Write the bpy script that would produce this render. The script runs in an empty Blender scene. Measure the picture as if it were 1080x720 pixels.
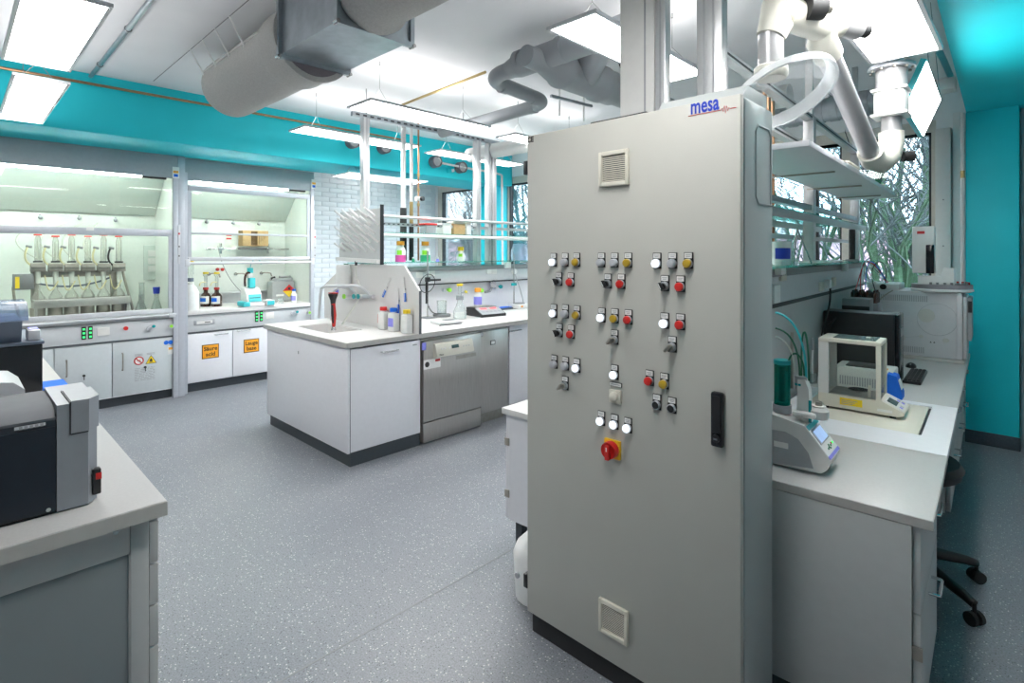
import bpy, bmesh, math, random
from mathutils import Vector, Matrix
random.seed(7)
R = math.radians
scene = bpy.context.scene
COL = scene.collection

# ------------------------------------------------------------------ camera
FPX, HZ, CAMH = 569.0, 266.6, 1.54
TH = math.atan(548 / 569.0)
cam_d = bpy.data.cameras.new('camera')
cam = bpy.data.objects.new('camera', cam_d)
COL.objects.link(cam)
cam.location = (0, 0, CAMH)
cam.rotation_euler = (R(90), 0, TH)
cam_d.sensor_width = 36
cam_d.lens = FPX / 1080 * 36
cam_d.shift_y = -(360 - HZ) / 1080
cam_d.clip_start = .05
scene.camera = cam

# ------------------------------------------------------------------ world, exposure
w = bpy.data.worlds.new('sky')
scene.world = w
w.use_nodes = True
nt = w.node_tree
bg = nt.nodes['Background']
tc = nt.nodes.new('ShaderNodeTexCoord')
nz = nt.nodes.new('ShaderNodeTexNoise')
nz.inputs['Scale'].default_value = 2.2
nz.inputs['Detail'].default_value = 5
cr = nt.nodes.new('ShaderNodeValToRGB')
cr.color_ramp.elements[0].position = .35
cr.color_ramp.elements[0].color = (.60, .78, 1, 1)
cr.color_ramp.elements[1].position = .65
cr.color_ramp.elements[1].color = (.92, .96, 1, 1)
nt.links.new(tc.outputs['Generated'], nz.inputs['Vector'])
nt.links.new(nz.outputs['Fac'], cr.inputs['Fac'])
nt.links.new(cr.outputs['Color'], bg.inputs['Color'])
bg.inputs['Strength'].default_value = 6.0
vs = scene.view_settings
vs.view_transform = 'Standard'
vs.look = 'None'
vs.gamma = 1
vs.use_curve_mapping = False
vs.exposure = 1.22
PANEL = 10.0        # emission of the ceiling light panels
UPLIGHT = 2.3       # assumed glow added on top of the panels to brighten the ceiling
HOODLAMP = 26.0

# ------------------------------------------------------------------ pixel -> point (1080x720)
FW = Vector((-math.sin(TH), math.cos(TH), 0))
RT = Vector((math.cos(TH), math.sin(TH), 0))
CP = Vector((0, 0, CAMH))
def ray(px, py): return FW + RT * ((px - 540) / FPX) + Vector((0, 0, (HZ - py) / FPX))
def onZ(px, py, z=0):
    v = ray(px, py); return CP + v * ((z - CAMH) / v.z)
def onX(px, py, x):
    v = ray(px, py); return CP + v * (x / v.x)
def onY(px, py, y):
    v = ray(px, py); return CP + v * (y / v.y)
# the right-hand bench stands 2.28 degrees off the room's axes
RBA = R(2.277)
RBM = Matrix.Rotation(RBA, 4, 'Z')
RBI = RBM.inverted()
def rb(x, y, z=0): return RBM @ Vector((x, y, z))

# ------------------------------------------------------------------ materials
MATS = {}
def mat(name, col, rough=.5, metal=0, var=.04, nscale=30, bump=0, bscale=200, spec=.5, coat=0, emit=None, es=0, sub=0):
    m = bpy.data.materials.new(name); m.use_nodes = True
    t = m.node_tree; b = t.nodes['Principled BSDF']
    b.inputs['Roughness'].default_value = rough
    b.inputs['Metallic'].default_value = metal
    b.inputs['Specular IOR Level'].default_value = spec
    b.inputs['Coat Weight'].default_value = coat
    c = (*col, 1)
    if var:
        tcn = t.nodes.new('ShaderNodeTexCoord'); n = t.nodes.new('ShaderNodeTexNoise')
        n.inputs['Scale'].default_value = nscale; n.inputs['Detail'].default_value = 3
        rp = t.nodes.new('ShaderNodeValToRGB')
        rp.color_ramp.elements[0].position = .3; rp.color_ramp.elements[1].position = .7
        rp.color_ramp.elements[0].color = (*[max(0, k * (1 - var)) for k in col], 1)
        rp.color_ramp.elements[1].color = (*[min(1, k * (1 + var)) for k in col], 1)
        t.links.new(tcn.outputs['Object'], n.inputs['Vector'])
        t.links.new(n.outputs['Fac'], rp.inputs['Fac'])
        t.links.new(rp.outputs['Color'], b.inputs['Base Color'])
        if bump:
            n2 = t.nodes.new('ShaderNodeTexNoise'); n2.inputs['Scale'].default_value = bscale
            bp = t.nodes.new('ShaderNodeBump'); bp.inputs['Strength'].default_value = bump
            bp.inputs['Distance'].default_value = .002
            t.links.new(tcn.outputs['Object'], n2.inputs['Vector'])
            t.links.new(n2.outputs['Fac'], bp.inputs['Height'])
            t.links.new(bp.outputs['Normal'], b.inputs['Normal'])
    else:
        b.inputs['Base Color'].default_value = c
    if emit:
        b.inputs['Emission Color'].default_value = (*emit, 1)
        b.inputs['Emission Strength'].default_value = es
    MATS[name] = m
    return m

def glass(name, tint=(1, 1, 1), refl=.6, haze=0, hazecol=(.9, .95, .93), rough=.02):
    m = bpy.data.materials.new(name); m.use_nodes = True
    t = m.node_tree; t.nodes.remove(t.nodes['Principled BSDF'])
    out = t.nodes['Material Output']
    tr = t.nodes.new('ShaderNodeBsdfTransparent'); tr.inputs['Color'].default_value = (*tint, 1)
    gl = t.nodes.new('ShaderNodeBsdfGlossy'); gl.inputs['Roughness'].default_value = rough
    fr = t.nodes.new('ShaderNodeFresnel'); fr.inputs['IOR'].default_value = 1.45
    ml = t.nodes.new('ShaderNodeMath'); ml.operation = 'MULTIPLY'; ml.inputs[1].default_value = refl
    mx = t.nodes.new('ShaderNodeMixShader')
    t.links.new(fr.outputs['Fac'], ml.inputs[0])
    t.links.new(ml.outputs[0], mx.inputs['Fac'])
    t.links.new(tr.outputs[0], mx.inputs[1]); t.links.new(gl.outputs[0], mx.inputs[2])
    last = mx
    if haze:
        df = t.nodes.new('ShaderNodeBsdfDiffuse'); df.inputs['Color'].default_value = (*hazecol, 1)
        m2 = t.nodes.new('ShaderNodeMixShader'); m2.inputs['Fac'].default_value = haze
        t.links.new(mx.outputs[0], m2.inputs[1]); t.links.new(df.outputs[0], m2.inputs[2]); last = m2
    t.links.new(last.outputs[0], out.inputs['Surface'])
    MATS[name] = m
    return m

def emis(name, col, s):
    m = bpy.data.materials.new(name); m.use_nodes = True
    b = m.node_tree.nodes['Principled BSDF']
    b.inputs['Base Color'].default_value = (.9, .9, .9, 1)
    b.inputs['Emission Color'].default_value = (*col, 1)
    b.inputs['Emission Strength'].default_value = s
    MATS[name] = m
    return m

def steel(name, col, rough, stretch):
    m = bpy.data.materials.new(name); m.use_nodes = True
    t = m.node_tree; b = t.nodes['Principled BSDF']
    b.inputs['Metallic'].default_value = .85
    tcn = t.nodes.new('ShaderNodeTexCoord'); mp = t.nodes.new('ShaderNodeMapping')
    mp.inputs['Scale'].default_value = stretch
    n = t.nodes.new('ShaderNodeTexNoise'); n.inputs['Scale'].default_value = 8; n.inputs['Detail'].default_value = 6
    rp = t.nodes.new('ShaderNodeValToRGB')
    rp.color_ramp.elements[0].position = .25; rp.color_ramp.elements[1].position = .75
    rp.color_ramp.elements[0].color = (*[k * .86 for k in col], 1)
    rp.color_ramp.elements[1].color = (*[min(1, k * 1.1) for k in col], 1)
    mr = t.nodes.new('ShaderNodeMapRange'); mr.inputs['To Min'].default_value = rough - .07; mr.inputs['To Max'].default_value = rough + .1
    t.links.new(tcn.outputs['Object'], mp.inputs['Vector']); t.links.new(mp.outputs[0], n.inputs['Vector'])
    t.links.new(n.outputs['Fac'], rp.inputs['Fac']); t.links.new(rp.outputs['Color'], b.inputs['Base Color'])
    t.links.new(n.outputs['Fac'], mr.inputs['Value']); t.links.new(mr.outputs[0], b.inputs['Roughness'])
    MATS[name] = m
    return m

def floor_mat():
    m = bpy.data.materials.new('floor_vinyl'); m.use_nodes = True
    t = m.node_tree; b = t.nodes['Principled BSDF']
    tcn = t.nodes.new('ShaderNodeTexCoord')
    def noise(scale, lo, hi, c0, c1):
        n = t.nodes.new('ShaderNodeTexNoise'); n.inputs['Scale'].default_value = scale; n.inputs['Detail'].default_value = 3
        r = t.nodes.new('ShaderNodeValToRGB')
        r.color_ramp.elements[0].position = lo; r.color_ramp.elements[1].position = hi
        r.color_ramp.elements[0].color = (*c0, 1); r.color_ramp.elements[1].color = (*c1, 1)
        t.links.new(tcn.outputs['Object'], n.inputs['Vector']); t.links.new(n.outputs['Fac'], r.inputs['Fac'])
        return r
    base = noise(1.3, .3, .7, (.205, .218, .245), (.245, .256, .280))
    mott = noise(150, .38, .66, (.84, .84, .84), (1.2, 1.2, 1.2))
    mul = t.nodes.new('ShaderNodeMixRGB'); mul.blend_type = 'MULTIPLY'; mul.inputs['Fac'].default_value = 1
    t.links.new(base.outputs['Color'], mul.inputs['Color1']); t.links.new(mott.outputs['Color'], mul.inputs['Color2'])
    def flecks(scale, size, keep, col, prev):
        v = t.nodes.new('ShaderNodeTexVoronoi'); v.inputs['Scale'].default_value = scale
        lt = t.nodes.new('ShaderNodeMath'); lt.operation = 'LESS_THAN'; lt.inputs[1].default_value = size
        sp = t.nodes.new('ShaderNodeSeparateColor'); k = t.nodes.new('ShaderNodeMath'); k.operation = 'LESS_THAN'; k.inputs[1].default_value = keep
        a = t.nodes.new('ShaderNodeMath'); a.operation = 'MULTIPLY'
        t.links.new(tcn.outputs['Object'], v.inputs['Vector']); t.links.new(v.outputs['Distance'], lt.inputs[0])
        t.links.new(v.outputs['Color'], sp.inputs[0]); t.links.new(sp.outputs[0], k.inputs[0])
        t.links.new(lt.outputs[0], a.inputs[0]); t.links.new(k.outputs[0], a.inputs[1])
        mx = t.nodes.new('ShaderNodeMixRGB'); mx.inputs['Color2'].default_value = (*col, 1)
        t.links.new(a.outputs[0], mx.inputs['Fac']); t.links.new(prev.outputs['Color'], mx.inputs['Color1'])
        return mx
    f1 = flecks(110, .34, .14, (.56, .56, .56), mul)
    f2 = flecks(130, .32, .2, (.09, .095, .11), f1)
    t.links.new(f2.outputs['Color'], b.inputs['Base Color'])
    b.inputs['Roughness'].default_value = .38
    b.inputs['Specular IOR Level'].default_value = .4
    MATS['floor_vinyl'] = m
    return m

floor_mat()
mat('ceiling_white', (.78, .78, .80), .8, var=.02, nscale=3, bump=.1)
mat('wall_white', (.80, .82, .83), .7, var=.02, nscale=4, bump=.1)
mat('brick_white', (.80, .82, .84), .6, var=.03, nscale=9, bump=.2)
mat('mortar', (.70, .73, .76), .8)
mat('teal', (.008, .60, .70), .55, var=.05, nscale=2, bump=.15, bscale=60)
mat('skirting', (.055, .075, .095), .5, var=.15, nscale=60)
mat('frame_beige', (.62, .60, .54), .5)
mat('gasket', (.02, .025, .03), .5)
mat('hood_grey', (.33, .38, .41), .45, var=.03)
mat('hood_frame', (.50, .52, .57), .4, metal=.2, var=.03)
mat('hood_inner', (.74, .78, .74), .5, var=.02)
mat('hood_baffle', (.52, .58, .54), .45, var=.02)
mat('panel_grey', (.55, .57, .59), .45, var=.02)
mat('door_grey', (.52, .56, .58), .4, var=.02)
mat('door_white', (.76, .76, .80), .35, var=.015)
mat('worktop', (.72, .71, .70), .35, var=.03, nscale=120)
mat('worktop_edge', (.45, .44, .42), .4)
mat('bench_grey', (.47, .48, .48), .42, var=.02)
mat('bench_side', (.20, .225, .24), .5, var=.05, nscale=2)
mat('bench_top', (.50, .49, .485), .33, var=.03, nscale=120)
mat('plinth', (.040, .050, .060), .45)
mat('cabinet_grey', (.50, .495, .455), .48, var=.02, nscale=5, bump=.22, bscale=420)
mat('cabinet_shaded', (.42, .45, .45), .28, var=.02, nscale=5, bump=.22, bscale=420)  # same paint as the door, darker and bluer to put its shade into the colour
mat('black', (.012, .013, .015), .35, var=.1)
mat('black_matte', (.018, .018, .02), .6, var=.1)
mat('black_gloss', (.008, .010, .014), .18, var=.1)
mat('dark_navy', (.010, .016, .026), .3, var=.1)
mat('analyser_top', (.09, .10, .115), .6, var=.05, spec=.3)
mat('analyser_silver', (.26, .275, .30), .45, metal=.2, var=.03)
mat('slate', (.10, .13, .18), .4, var=.05)
mat('silver', (.46, .48, .52), .35, metal=.35, var=.03)
mat('silver_light', (.60, .61, .64), .35, metal=.2, var=.03)
mat('alu', (.55, .56, .57), .36, metal=.5, var=.03)
mat('chrome', (.72, .73, .74), .15, metal=1, var=.02)
mat('steel_tube', (.50, .50, .49), .25, metal=.9, var=.05)
steel('steel_brushed', (.50, .48, .45), .3, (40, 40, 1))
steel('steel_plate', (.55, .54, .52), .28, (1, 30, 30))
mat('galv', (.36, .40, .43), .35, metal=.75, var=.12, nscale=12)
mat('fabric', (.50, .49, .47), .95, var=.08, nscale=90, bump=.6, bscale=300)
mat('collar', (.20, .17, .19), .6)
mat('pipe_grey', (.29, .31, .33), .42, var=.05, nscale=5)
mat('pipe_white', (.66, .66, .65), .45, var=.02)
mat('arm_cream', (.66, .65, .58), .4, var=.02)
mat('arm_tube', (.42, .42, .43), .35, metal=.3, var=.02)
mat('copper', (.42, .23, .13), .3, metal=.85, var=.1)
mat('brass', (.45, .33, .15), .3, metal=.9, var=.1)
mat('pegboard', (.56, .58, .58), .45, var=.02)
mat('white_plastic', (.80, .80, .79), .35, var=.02)
mat('cream_plastic', (.70, .67, .58), .4, var=.02)
mat('offwhite', (.72, .71, .69), .4, var=.02)
mat('grey_plastic', (.38, .39, .41), .4, var=.03)
mat('mid_grey', (.22, .23, .24), .45, var=.04)
mat('red', (.62, .022, .018), .35, var=.05)
mat('red_dark', (.42, .02, .015), .35)
mat('yellow', (.85, .62, .02), .4, var=.03)
mat('switch_yellow', (.85, .50, .02), .4, var=.03)
mat('amber', (.46, .30, .02), .3, var=.04)
mat('orange', (.90, .38, .02), .4, var=.03)
mat('cap_orange', (.92, .36, .03), .4, var=.03)
mat('brown_edge', (.10, .05, .01), .5)
mat('lens_grey', (.46, .47, .50), .3, var=.02)
mat('lens_lit', (.85, .88, .95), .3, emit=(.85, .92, 1), es=.42, var=0)
mat('blue', (.02, .15, .68), .7, var=.05, spec=.2)
mat('logo_blue', (.012, .045, .48), .4, var=.03)
mat('logo_red', (.65, .05, .05), .4, var=.03)
mat('paper', (.78, .78, .76), .7, var=.03)
mat('print_black', (.03, .03, .03), .6, var=.1)
mat('print_grey', (.35, .36, .38), .6, var=.1)
mat('led_green', (.02, .3, .05), .4, emit=(.05, 1, .2), es=1.0, var=0)
mat('led_red', (.5, .05, .05), .4, emit=(1, .1, .12), es=.7, var=0)
mat('lcd', (.30, .42, .62), .3, emit=(.35, .5, .8), es=.35, var=.1, nscale=120)
mat('lcd_dark', (.06, .11, .11), .2, var=.05)
mat('teal_plastic', (.0, .30, .32), .3, var=.05)
mat('turquoise', (.05, .55, .60), .4, var=.05)
mat('green_dark', (.02, .14, .07), .4)
mat('pink', (.85, .10, .42), .3, var=.05)
mat('green_liquid', (.03, .42, .22), .3, var=.05)
mat('lime', (.30, .75, .05), .5, var=.05)
mat('violet', (.28, .28, .85), .4, var=.1)
mat('amber_glass', (.045, .012, .006), .12, var=.1, coat=.5)
mat('hdpe', (.76, .78, .76), .45, var=.03)
mat('can_grey', (.38, .40, .40), .45, var=.04)
mat('card_brown', (.50, .33, .16), .8, var=.08)
mat('rubber', (.014, .015, .016), .7, var=.1)
mat('tubing', (.72, .66, .38), .35, var=.05)
mat('tubing_clear', (.70, .72, .66), .2, var=.05)
mat('steel_dull', (.38, .36, .32), .35, metal=.7, var=.08)
mat('door_frame_line', (.10, .11, .12), .5)
mat('ring_grey', (.28, .27, .30), .4, var=.05)
mat('gc_white', (.60, .60, .62), .45, var=.02)
mat('gc_beige', (.56, .55, .52), .45, var=.02)
glass('glass_hood', (.97, .99, .975), .7)
glass('glass_pane', (.86, .93, .93), .8)
glass('glass_shelf', (.55, .86, .80), .6, haze=.18, hazecol=(.45, .8, .74))
glass('glass_clear', (.96, .97, .95), .5, haze=.16, hazecol=(.92, .93, .86))
glass('glass_edge', (.93, .96, .95), .5, haze=.12, hazecol=(.9, .94, .93))
glass('plastic_clear', (.93, .95, .96), .6, haze=.28, hazecol=(.92, .94, .95))
glass('bell_clear', (.98, .99, .99), .25, haze=.03, hazecol=(.95, .96, .97))
glass('bell_rim', (.95, .96, .97), .5, haze=.45, hazecol=(.95, .96, .97))
glass('plastic_blue', (.80, .84, .98), .5, haze=.30, hazecol=(.80, .84, .96))
glass('cover_blue', (.62, .70, .85), .4, haze=.25, hazecol=(.30, .36, .48))
glass('glass_green', (.03, .55, .45), .8, haze=.25, hazecol=(.0, .35, .28))
emis('panel_emit', (1, .985, .965), PANEL)
emis('added_uplight_emit', (1, .985, .965), UPLIGHT)
emis('hood_emit', (.93, 1, .93), HOODLAMP)
mat('bark', (.065, .08, .085), .9, var=.4, nscale=9, bump=.8, bscale=40)
mat('moss', (.055, .105, .06), .95, var=.4, nscale=14, bump=.8, bscale=60)
mat('leaf', (.05, .11, .10), .7, var=.4, nscale=4)
mat('brick_far', (.44, .28, .34), .9, var=.5, nscale=9)
mat('ground', (.10, .11, .07), .95, var=.4, nscale=6)

# ------------------------------------------------------------------ mesh builder
class MB:
    def __init__(s): s.v = []; s.f = []; s.m = []; s.k = 0
    def mt(s, k): s.k = k; return s
    def add(s, vs, fs):
        o = len(s.v); s.v += [tuple(v) for v in vs]
        for f in fs: s.f.append([i + o for i in f]); s.m.append(s.k)
        return s
    def box(s, x0, x1, y0, y1, z0, z1, b=0):
        if x0 > x1: x0, x1 = x1, x0
        if y0 > y1: y0, y1 = y1, y0
        if z0 > z1: z0, z1 = z1, z0
        if not b:
            v = [(x0,y0,z0),(x1,y0,z0),(x1,y1,z0),(x0,y1,z0),(x0,y0,z1),(x1,y0,z1),(x1,y1,z1),(x0,y1,z1)]
            return s.add(v, [(0,3,2,1),(4,5,6,7),(0,1,5,4),(1,2,6,5),(2,3,7,6),(3,0,4,7)])
        b = min(b, (x1-x0)*.49, (y1-y0)*.49, (z1-z0)*.49)
        bm = bmesh.new(); bmesh.ops.create_cube(bm, size=1)
        for q in bm.verts: q.co = Vector(((x0+x1)/2+q.co.x*(x1-x0), (y0+y1)/2+q.co.y*(y1-y0), (z0+z1)/2+q.co.z*(z1-z0)))
        bmesh.ops.bevel(bm, geom=list(bm.edges), offset=b, segments=2, affect='EDGES', profile=.5)
        bm.verts.index_update()
        s.add([q.co[:] for q in bm.verts], [[q.index for q in f.verts] for f in bm.faces]); bm.free()
        return s
    def obox(s, M, sx, sy, sz, b=0):          # box of size centred on matrix M
        t = MB(); t.box(-sx/2, sx/2, -sy/2, sy/2, -sz/2, sz/2, b)
        return s.add([M @ Vector(q) for q in t.v], t.f)
    def cyl(s, p0, p1, r0, r1=None, n=16, cap=True):
        p0 = Vector(p0); p1 = Vector(p1); r1 = r0 if r1 is None else r1
        d = (p1 - p0).normalized(); a = d.orthogonal().normalized(); c = d.cross(a)
        v = []
        for p, r in ((p0, r0), (p1, r1)):
            for i in range(n):
                t = 2*math.pi*i/n; v.append(p + a*(math.cos(t)*r) + c*(math.sin(t)*r))
        f = [(i, (i+1) % n, n+(i+1) % n, n+i) for i in range(n)]
        if cap: f += [tuple(range(n-1, -1, -1)), tuple(range(n, 2*n))]
        return s.add(v, f)
    def tube(s, pts, r, n=8, cap=True):
        pts = [Vector(p) for p in pts]; m = len(pts)
        rs = r if isinstance(r, (list, tuple)) else [r]*m
        T = []
        for i in range(m):
            d = pts[min(i+1, m-1)] - pts[max(i-1, 0)]; T.append(d.normalized())
        a = T[0].orthogonal().normalized(); v = []
        for i in range(m):
            a = (a - T[i]*a.dot(T[i]))
            a = a.normalized() if a.length > 1e-6 else T[i].orthogonal().normalized()
            c = T[i].cross(a)
            for k in range(n):
                t = 2*math.pi*k/n; v.append(pts[i] + a*(math.cos(t)*rs[i]) + c*(math.sin(t)*rs[i]))
        f = []
        for i in range(m-1):
            for k in range(n): f.append((i*n+k, i*n+(k+1) % n, (i+1)*n+(k+1) % n, (i+1)*n+k))
        if cap: f += [tuple(range(n-1, -1, -1)), tuple(range((m-1)*n, m*n))]
        return s.add(v, f)
    def lathe(s, prof, c=(0, 0, 0), n=20, M=None, cap=True):     # prof [(r,z)] around z
        c = Vector(c); v = []; f = []; ring = []
        for r, z in prof:
            if r < 1e-6: ring.append([len(v)]); v.append(Vector((0, 0, z)))
            else:
                ring.append(list(range(len(v), len(v)+n)))
                v += [Vector((math.cos(2*math.pi*i/n)*r, math.sin(2*math.pi*i/n)*r, z)) for i in range(n)]
        for A, B in zip(ring, ring[1:]):
            if len(A) == 1 and len(B) == 1: continue
            if len(A) == 1: f += [(A[0], B[(i+1) % n], B[i]) for i in range(n)]
            elif len(B) == 1: f += [(A[i], A[(i+1) % n], B[0]) for i in range(n)]
            else: f += [(A[i], A[(i+1) % n], B[(i+1) % n], B[i]) for i in range(n)]
        if len(ring[0]) > 1 and cap and prof[0] != prof[-1]: f.append(tuple(reversed(ring[0])))
        if len(ring[-1]) > 1 and cap and prof[0] != prof[-1]: f.append(tuple(ring[-1]))
        v = [((M @ q) if M else q) + c for q in v]
        return s.add(v, f)
    def prism(s, poly, ax, a0, a1):                      # poly in the two other axes, extruded along ax
        def P(u, w, a): return (a, u, w) if ax == 'x' else (u, a, w) if ax == 'y' else (u, w, a)
        n = len(poly)
        v = [P(u, w, a0) for u, w in poly] + [P(u, w, a1) for u, w in poly]
        f = [tuple(range(n-1, -1, -1)), tuple(range(n, 2*n))] + [(i, (i+1) % n, n+(i+1) % n, n+i) for i in range(n)]
        return s.add(v, f)
    def quad(s, a, b, c, d): return s.add([a, b, c, d], [(0, 1, 2, 3)])
    def ball(s, c, r, n=12, sc=(1, 1, 1)):
        k = n//2; prof = [(math.sin(math.pi*i/k)*r*sc[0], -math.cos(math.pi*i/k)*r*sc[2]) for i in range(k+1)]
        prof[0] = (0, prof[0][1]); prof[-1] = (0, prof[-1][1])
        return s.lathe(prof, c, n)
    def mesh(s, name, mats, smooth=True):
        me = bpy.data.meshes.new(name); me.from_pydata([tuple(q) for q in s.v], [], s.f)
        mats = [mats] if isinstance(mats, str) else mats
        for q in mats: me.materials.append(MATS[q])
        me.polygons.foreach_set('material_index', s.m)
        bm = bmesh.new(); bm.from_mesh(me); bmesh.ops.recalc_face_normals(bm, faces=bm.faces); bm.to_mesh(me); bm.free()
        if smooth:
            me.polygons.foreach_set('use_smooth', [True]*len(me.polygons))
            me.set_sharp_from_angle(angle=R(38))
        me.update()
        return me
    def build(s, name, mats, parent=None, loc=None, rotz=0, smooth=True):
        return link(name, s.mesh(name, mats, smooth), parent, loc, rotz)

def link(name, me, parent=None, loc=None, rotz=0):
    o = bpy.data.objects.new(name, me); COL.objects.link(o)
    if parent: o.parent = parent
    if loc is not None: o.location = loc
    if rotz: o.rotation_euler = (0, 0, rotz)
    return o
def tag(o, label, cat, group=None, kind=None):
    o['label'] = label; o['category'] = cat
    if group: o['group'] = group
    if kind: o['kind'] = kind
    return o
def thing(name, label, cat, loc=(0, 0, 0), rotz=0, group=None):
    o = bpy.data.objects.new(name, None); COL.objects.link(o)
    o.empty_display_size = .1; o.location = loc; o.rotation_euler = (0, 0, rotz)
    return tag(o, label, cat, group)
def struct(o): o['kind'] = 'structure'; return o
def dup(root, loc=None, rotz=None, label=None):
    r = root.copy(); COL.objects.link(r)
    if loc is not None: r.location = loc
    if rotz is not None: r.rotation_euler = (0, 0, rotz)
    if label: r['label'] = label
    for ch in list(root.children):
        c = ch.copy(); COL.objects.link(c); c.parent = r
        for gc in list(ch.children):
            e = gc.copy(); COL.objects.link(e); e.parent = c
    return r
def text(name, body, size, mname, parent, M, bold=0, ext=.0006, shear=0, sx=1.0, align='CENTER'):
    cu = bpy.data.curves.new(name, 'FONT'); cu.body = body; cu.size = size; cu.extrude = ext; cu.offset = bold
    cu.align_x = align; cu.align_y = 'CENTER'; cu.shear = shear; cu.resolution_u = 3
    t = bpy.data.objects.new(name, cu); me = bpy.data.meshes.new_from_object(t)
    bpy.data.objects.remove(t); bpy.data.curves.remove(cu)
    me.materials.clear(); me.materials.append(MATS[mname])
    for q in me.vertices: q.co = M @ Vector((q.co.x*sx, q.co.y, q.co.z))
    me.name = name
    return link(name, me, parent)
def Mface(o, right, up):                       # matrix whose x=right, y=up, z=normal
    r = Vector(right).normalized(); u = Vector(up).normalized(); n = r.cross(u)
    M = Matrix((r, u, n)).transposed().to_4x4(); M.translation = Vector(o); return M
FY = lambda x, y, z: Mface((x, y, z), (1, 0, 0), (0, 0, 1))     # faces -Y
FX = lambda x, y, z: Mface((x, y, z), (0, 1, 0), (0, 0, 1))     # faces +X
def arc(c, r, a0, a1, n, u, v):
    c = Vector(c); u = Vector(u); v = Vector(v)
    return [c + u*(math.cos(R(a0+(a1-a0)*i/n))*r) + v*(math.sin(R(a0+(a1-a0)*i/n))*r) for i in range(n+1)]
def bez(p0, p1, p2, p3, n=12):
    p0, p1, p2, p3 = map(Vector, (p0, p1, p2, p3))
    return [p0*(1-t)**3 + p1*3*t*(1-t)**2 + p2*3*t*t*(1-t) + p3*t**3 for t in [i/n for i in range(n+1)]]
def handle_bar(mb, p0, p1, out, r=.005, n=8):   # U handle from p0 to p1 standing off by out
    p0 = Vector(p0); p1 = Vector(p1); o = Vector(out); e = (p1-p0).normalized()*r*2
    mb.tube([p0, p0+o*.8, p0+o*.97+e*.4, p0+o+e, p1+o-e, p1+o*.97-e*.4, p1+o*.8, p1], r, n)

# ================================================================== the room
CZ = 3.08
XL, XR, YB, YF = -7.75, 2.3, 6.05, -2.7
fl = struct(MB().box(XL-.2, XR+.2, YF-.2, YB+.3, -.12, 0).build('floor', 'floor_vinyl'))
sx = onZ(360, 681.7).x
MB().box(sx-.004, sx+.004, YF, YB, .0, .0008).build('seam', 'mid_grey', fl)
MB().box(.055, .061, YF, YB, .0, .0008).build('seam', 'mid_grey', fl)
struct(MB().box(XL-.2, XR+.2, YF-.2, YB+.3, CZ, CZ+.12).build('ceiling', 'ceiling_white'))
wl = struct(MB().box(XL-.2, XL, YF-.2, YB+.3, 0, CZ).build('wall_left', 'mortar'))
struct(MB().box(XR, XR+.2, YF-.2, YB+.3, 0, CZ).build('wall_right', 'wall_white'))
struct(MB().box(XL, XR, YF-.2, YF, 0, CZ).build('wall_front', 'wall_white'))
# painted bricks of the side wall, where it shows beyond the fume hoods
bme = MB().box(0, .012, -.117, .117, -.032, .032, .004).mesh('brick', 'brick_white')
row = 0; z = 1.06
while z < 2.95:
    yy = 3.40 + (.121 if row % 2 else 0)
    while yy < 5.95:
        o = link('brick', bme, wl, (XL, yy, z)); yy += .243
    row += 1; z += .072
# window wall
WZ0, WZ1 = .95, 2.72
OPEN = [(-7.70, -6.20), (-6.02, -3.60), (-3.10, -.61)]
wb = MB().box(XL, XR, YB, YB+.2, 0, WZ0).box(XL, XR, YB, YB+.2, WZ1, CZ)
xs = [XL] + [q for o in OPEN for q in o] + [XR]
for a, b in zip(xs[::2], xs[1::2]): wb.box(a, b, YB, YB+.2, WZ0, WZ1)
struct(wb.build('wall_back', 'wall_white'))
def window(n, x0, x1, mull, f=.10):
    o = struct(MB().box(x0, x0+f, YB+.02, YB+.12, WZ0, WZ1).box(x1-f*.35, x1, YB+.02, YB+.12, WZ0, WZ1)
               .box(x0+f, x1-f*.35, YB+.02, YB+.12, WZ1-.10, WZ1).box(x0+f, x1-f*.35, YB+.02, YB+.12, WZ0, WZ0+.06)
               .build('window_%d' % n, 'frame_beige'))
    edges = [x0+f] + [q for m in mull for q in (m-.04, m+.04)] + [x1-f*.35]
    for m in mull: MB().box(m-.04, m+.04, YB+.02, YB+.12, WZ0+.06, WZ1-.10).build('mullion', 'frame_beige', o)
    for a, b in zip(edges[::2], edges[1::2]):
        MB().box(a, b, YB+.066, YB+.072, WZ0+.06, WZ1-.10).build('pane', 'glass_pane', o)
        MB().box(a, a+.022, YB+.04, YB+.1, WZ0+.06, WZ1-.10).box(b-.018, b, YB+.04, YB+.1, WZ0+.06, WZ1-.10).box(a+.022, b-.018, YB+.04, YB+.1, WZ1-.122, WZ1-.10).build('gasket', 'gasket', o)
    MB().box(x0-.03, x1+.03, YB-.16, YB-.001, WZ0-.04, WZ0).build('window_sill', 'white_plastic', o)
window(1, *OPEN[0], [])
window(2, *OPEN[1], [-4.8])
window(3, *OPEN[2], [-1.305, -1.62, -2.35])
# white lining of the pier right of the last window
pier = struct(MB().box(-.605, -.50, YB-.10, YB-.001, 0, 2.62, .004).build('trim_5', 'offwhite'))
MB().box(-.49, -.42, YB-.05, YB-.001, 0, 2.75, .004).build('trim_strip', 'white_plastic', pier)
for z in (1.25, 1.6, 2.0): MB().cyl((-.55, YB-.1, z), (-.55, YB-.104, z), .006, n=8).build('screw', 'mid_grey', pier)
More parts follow.
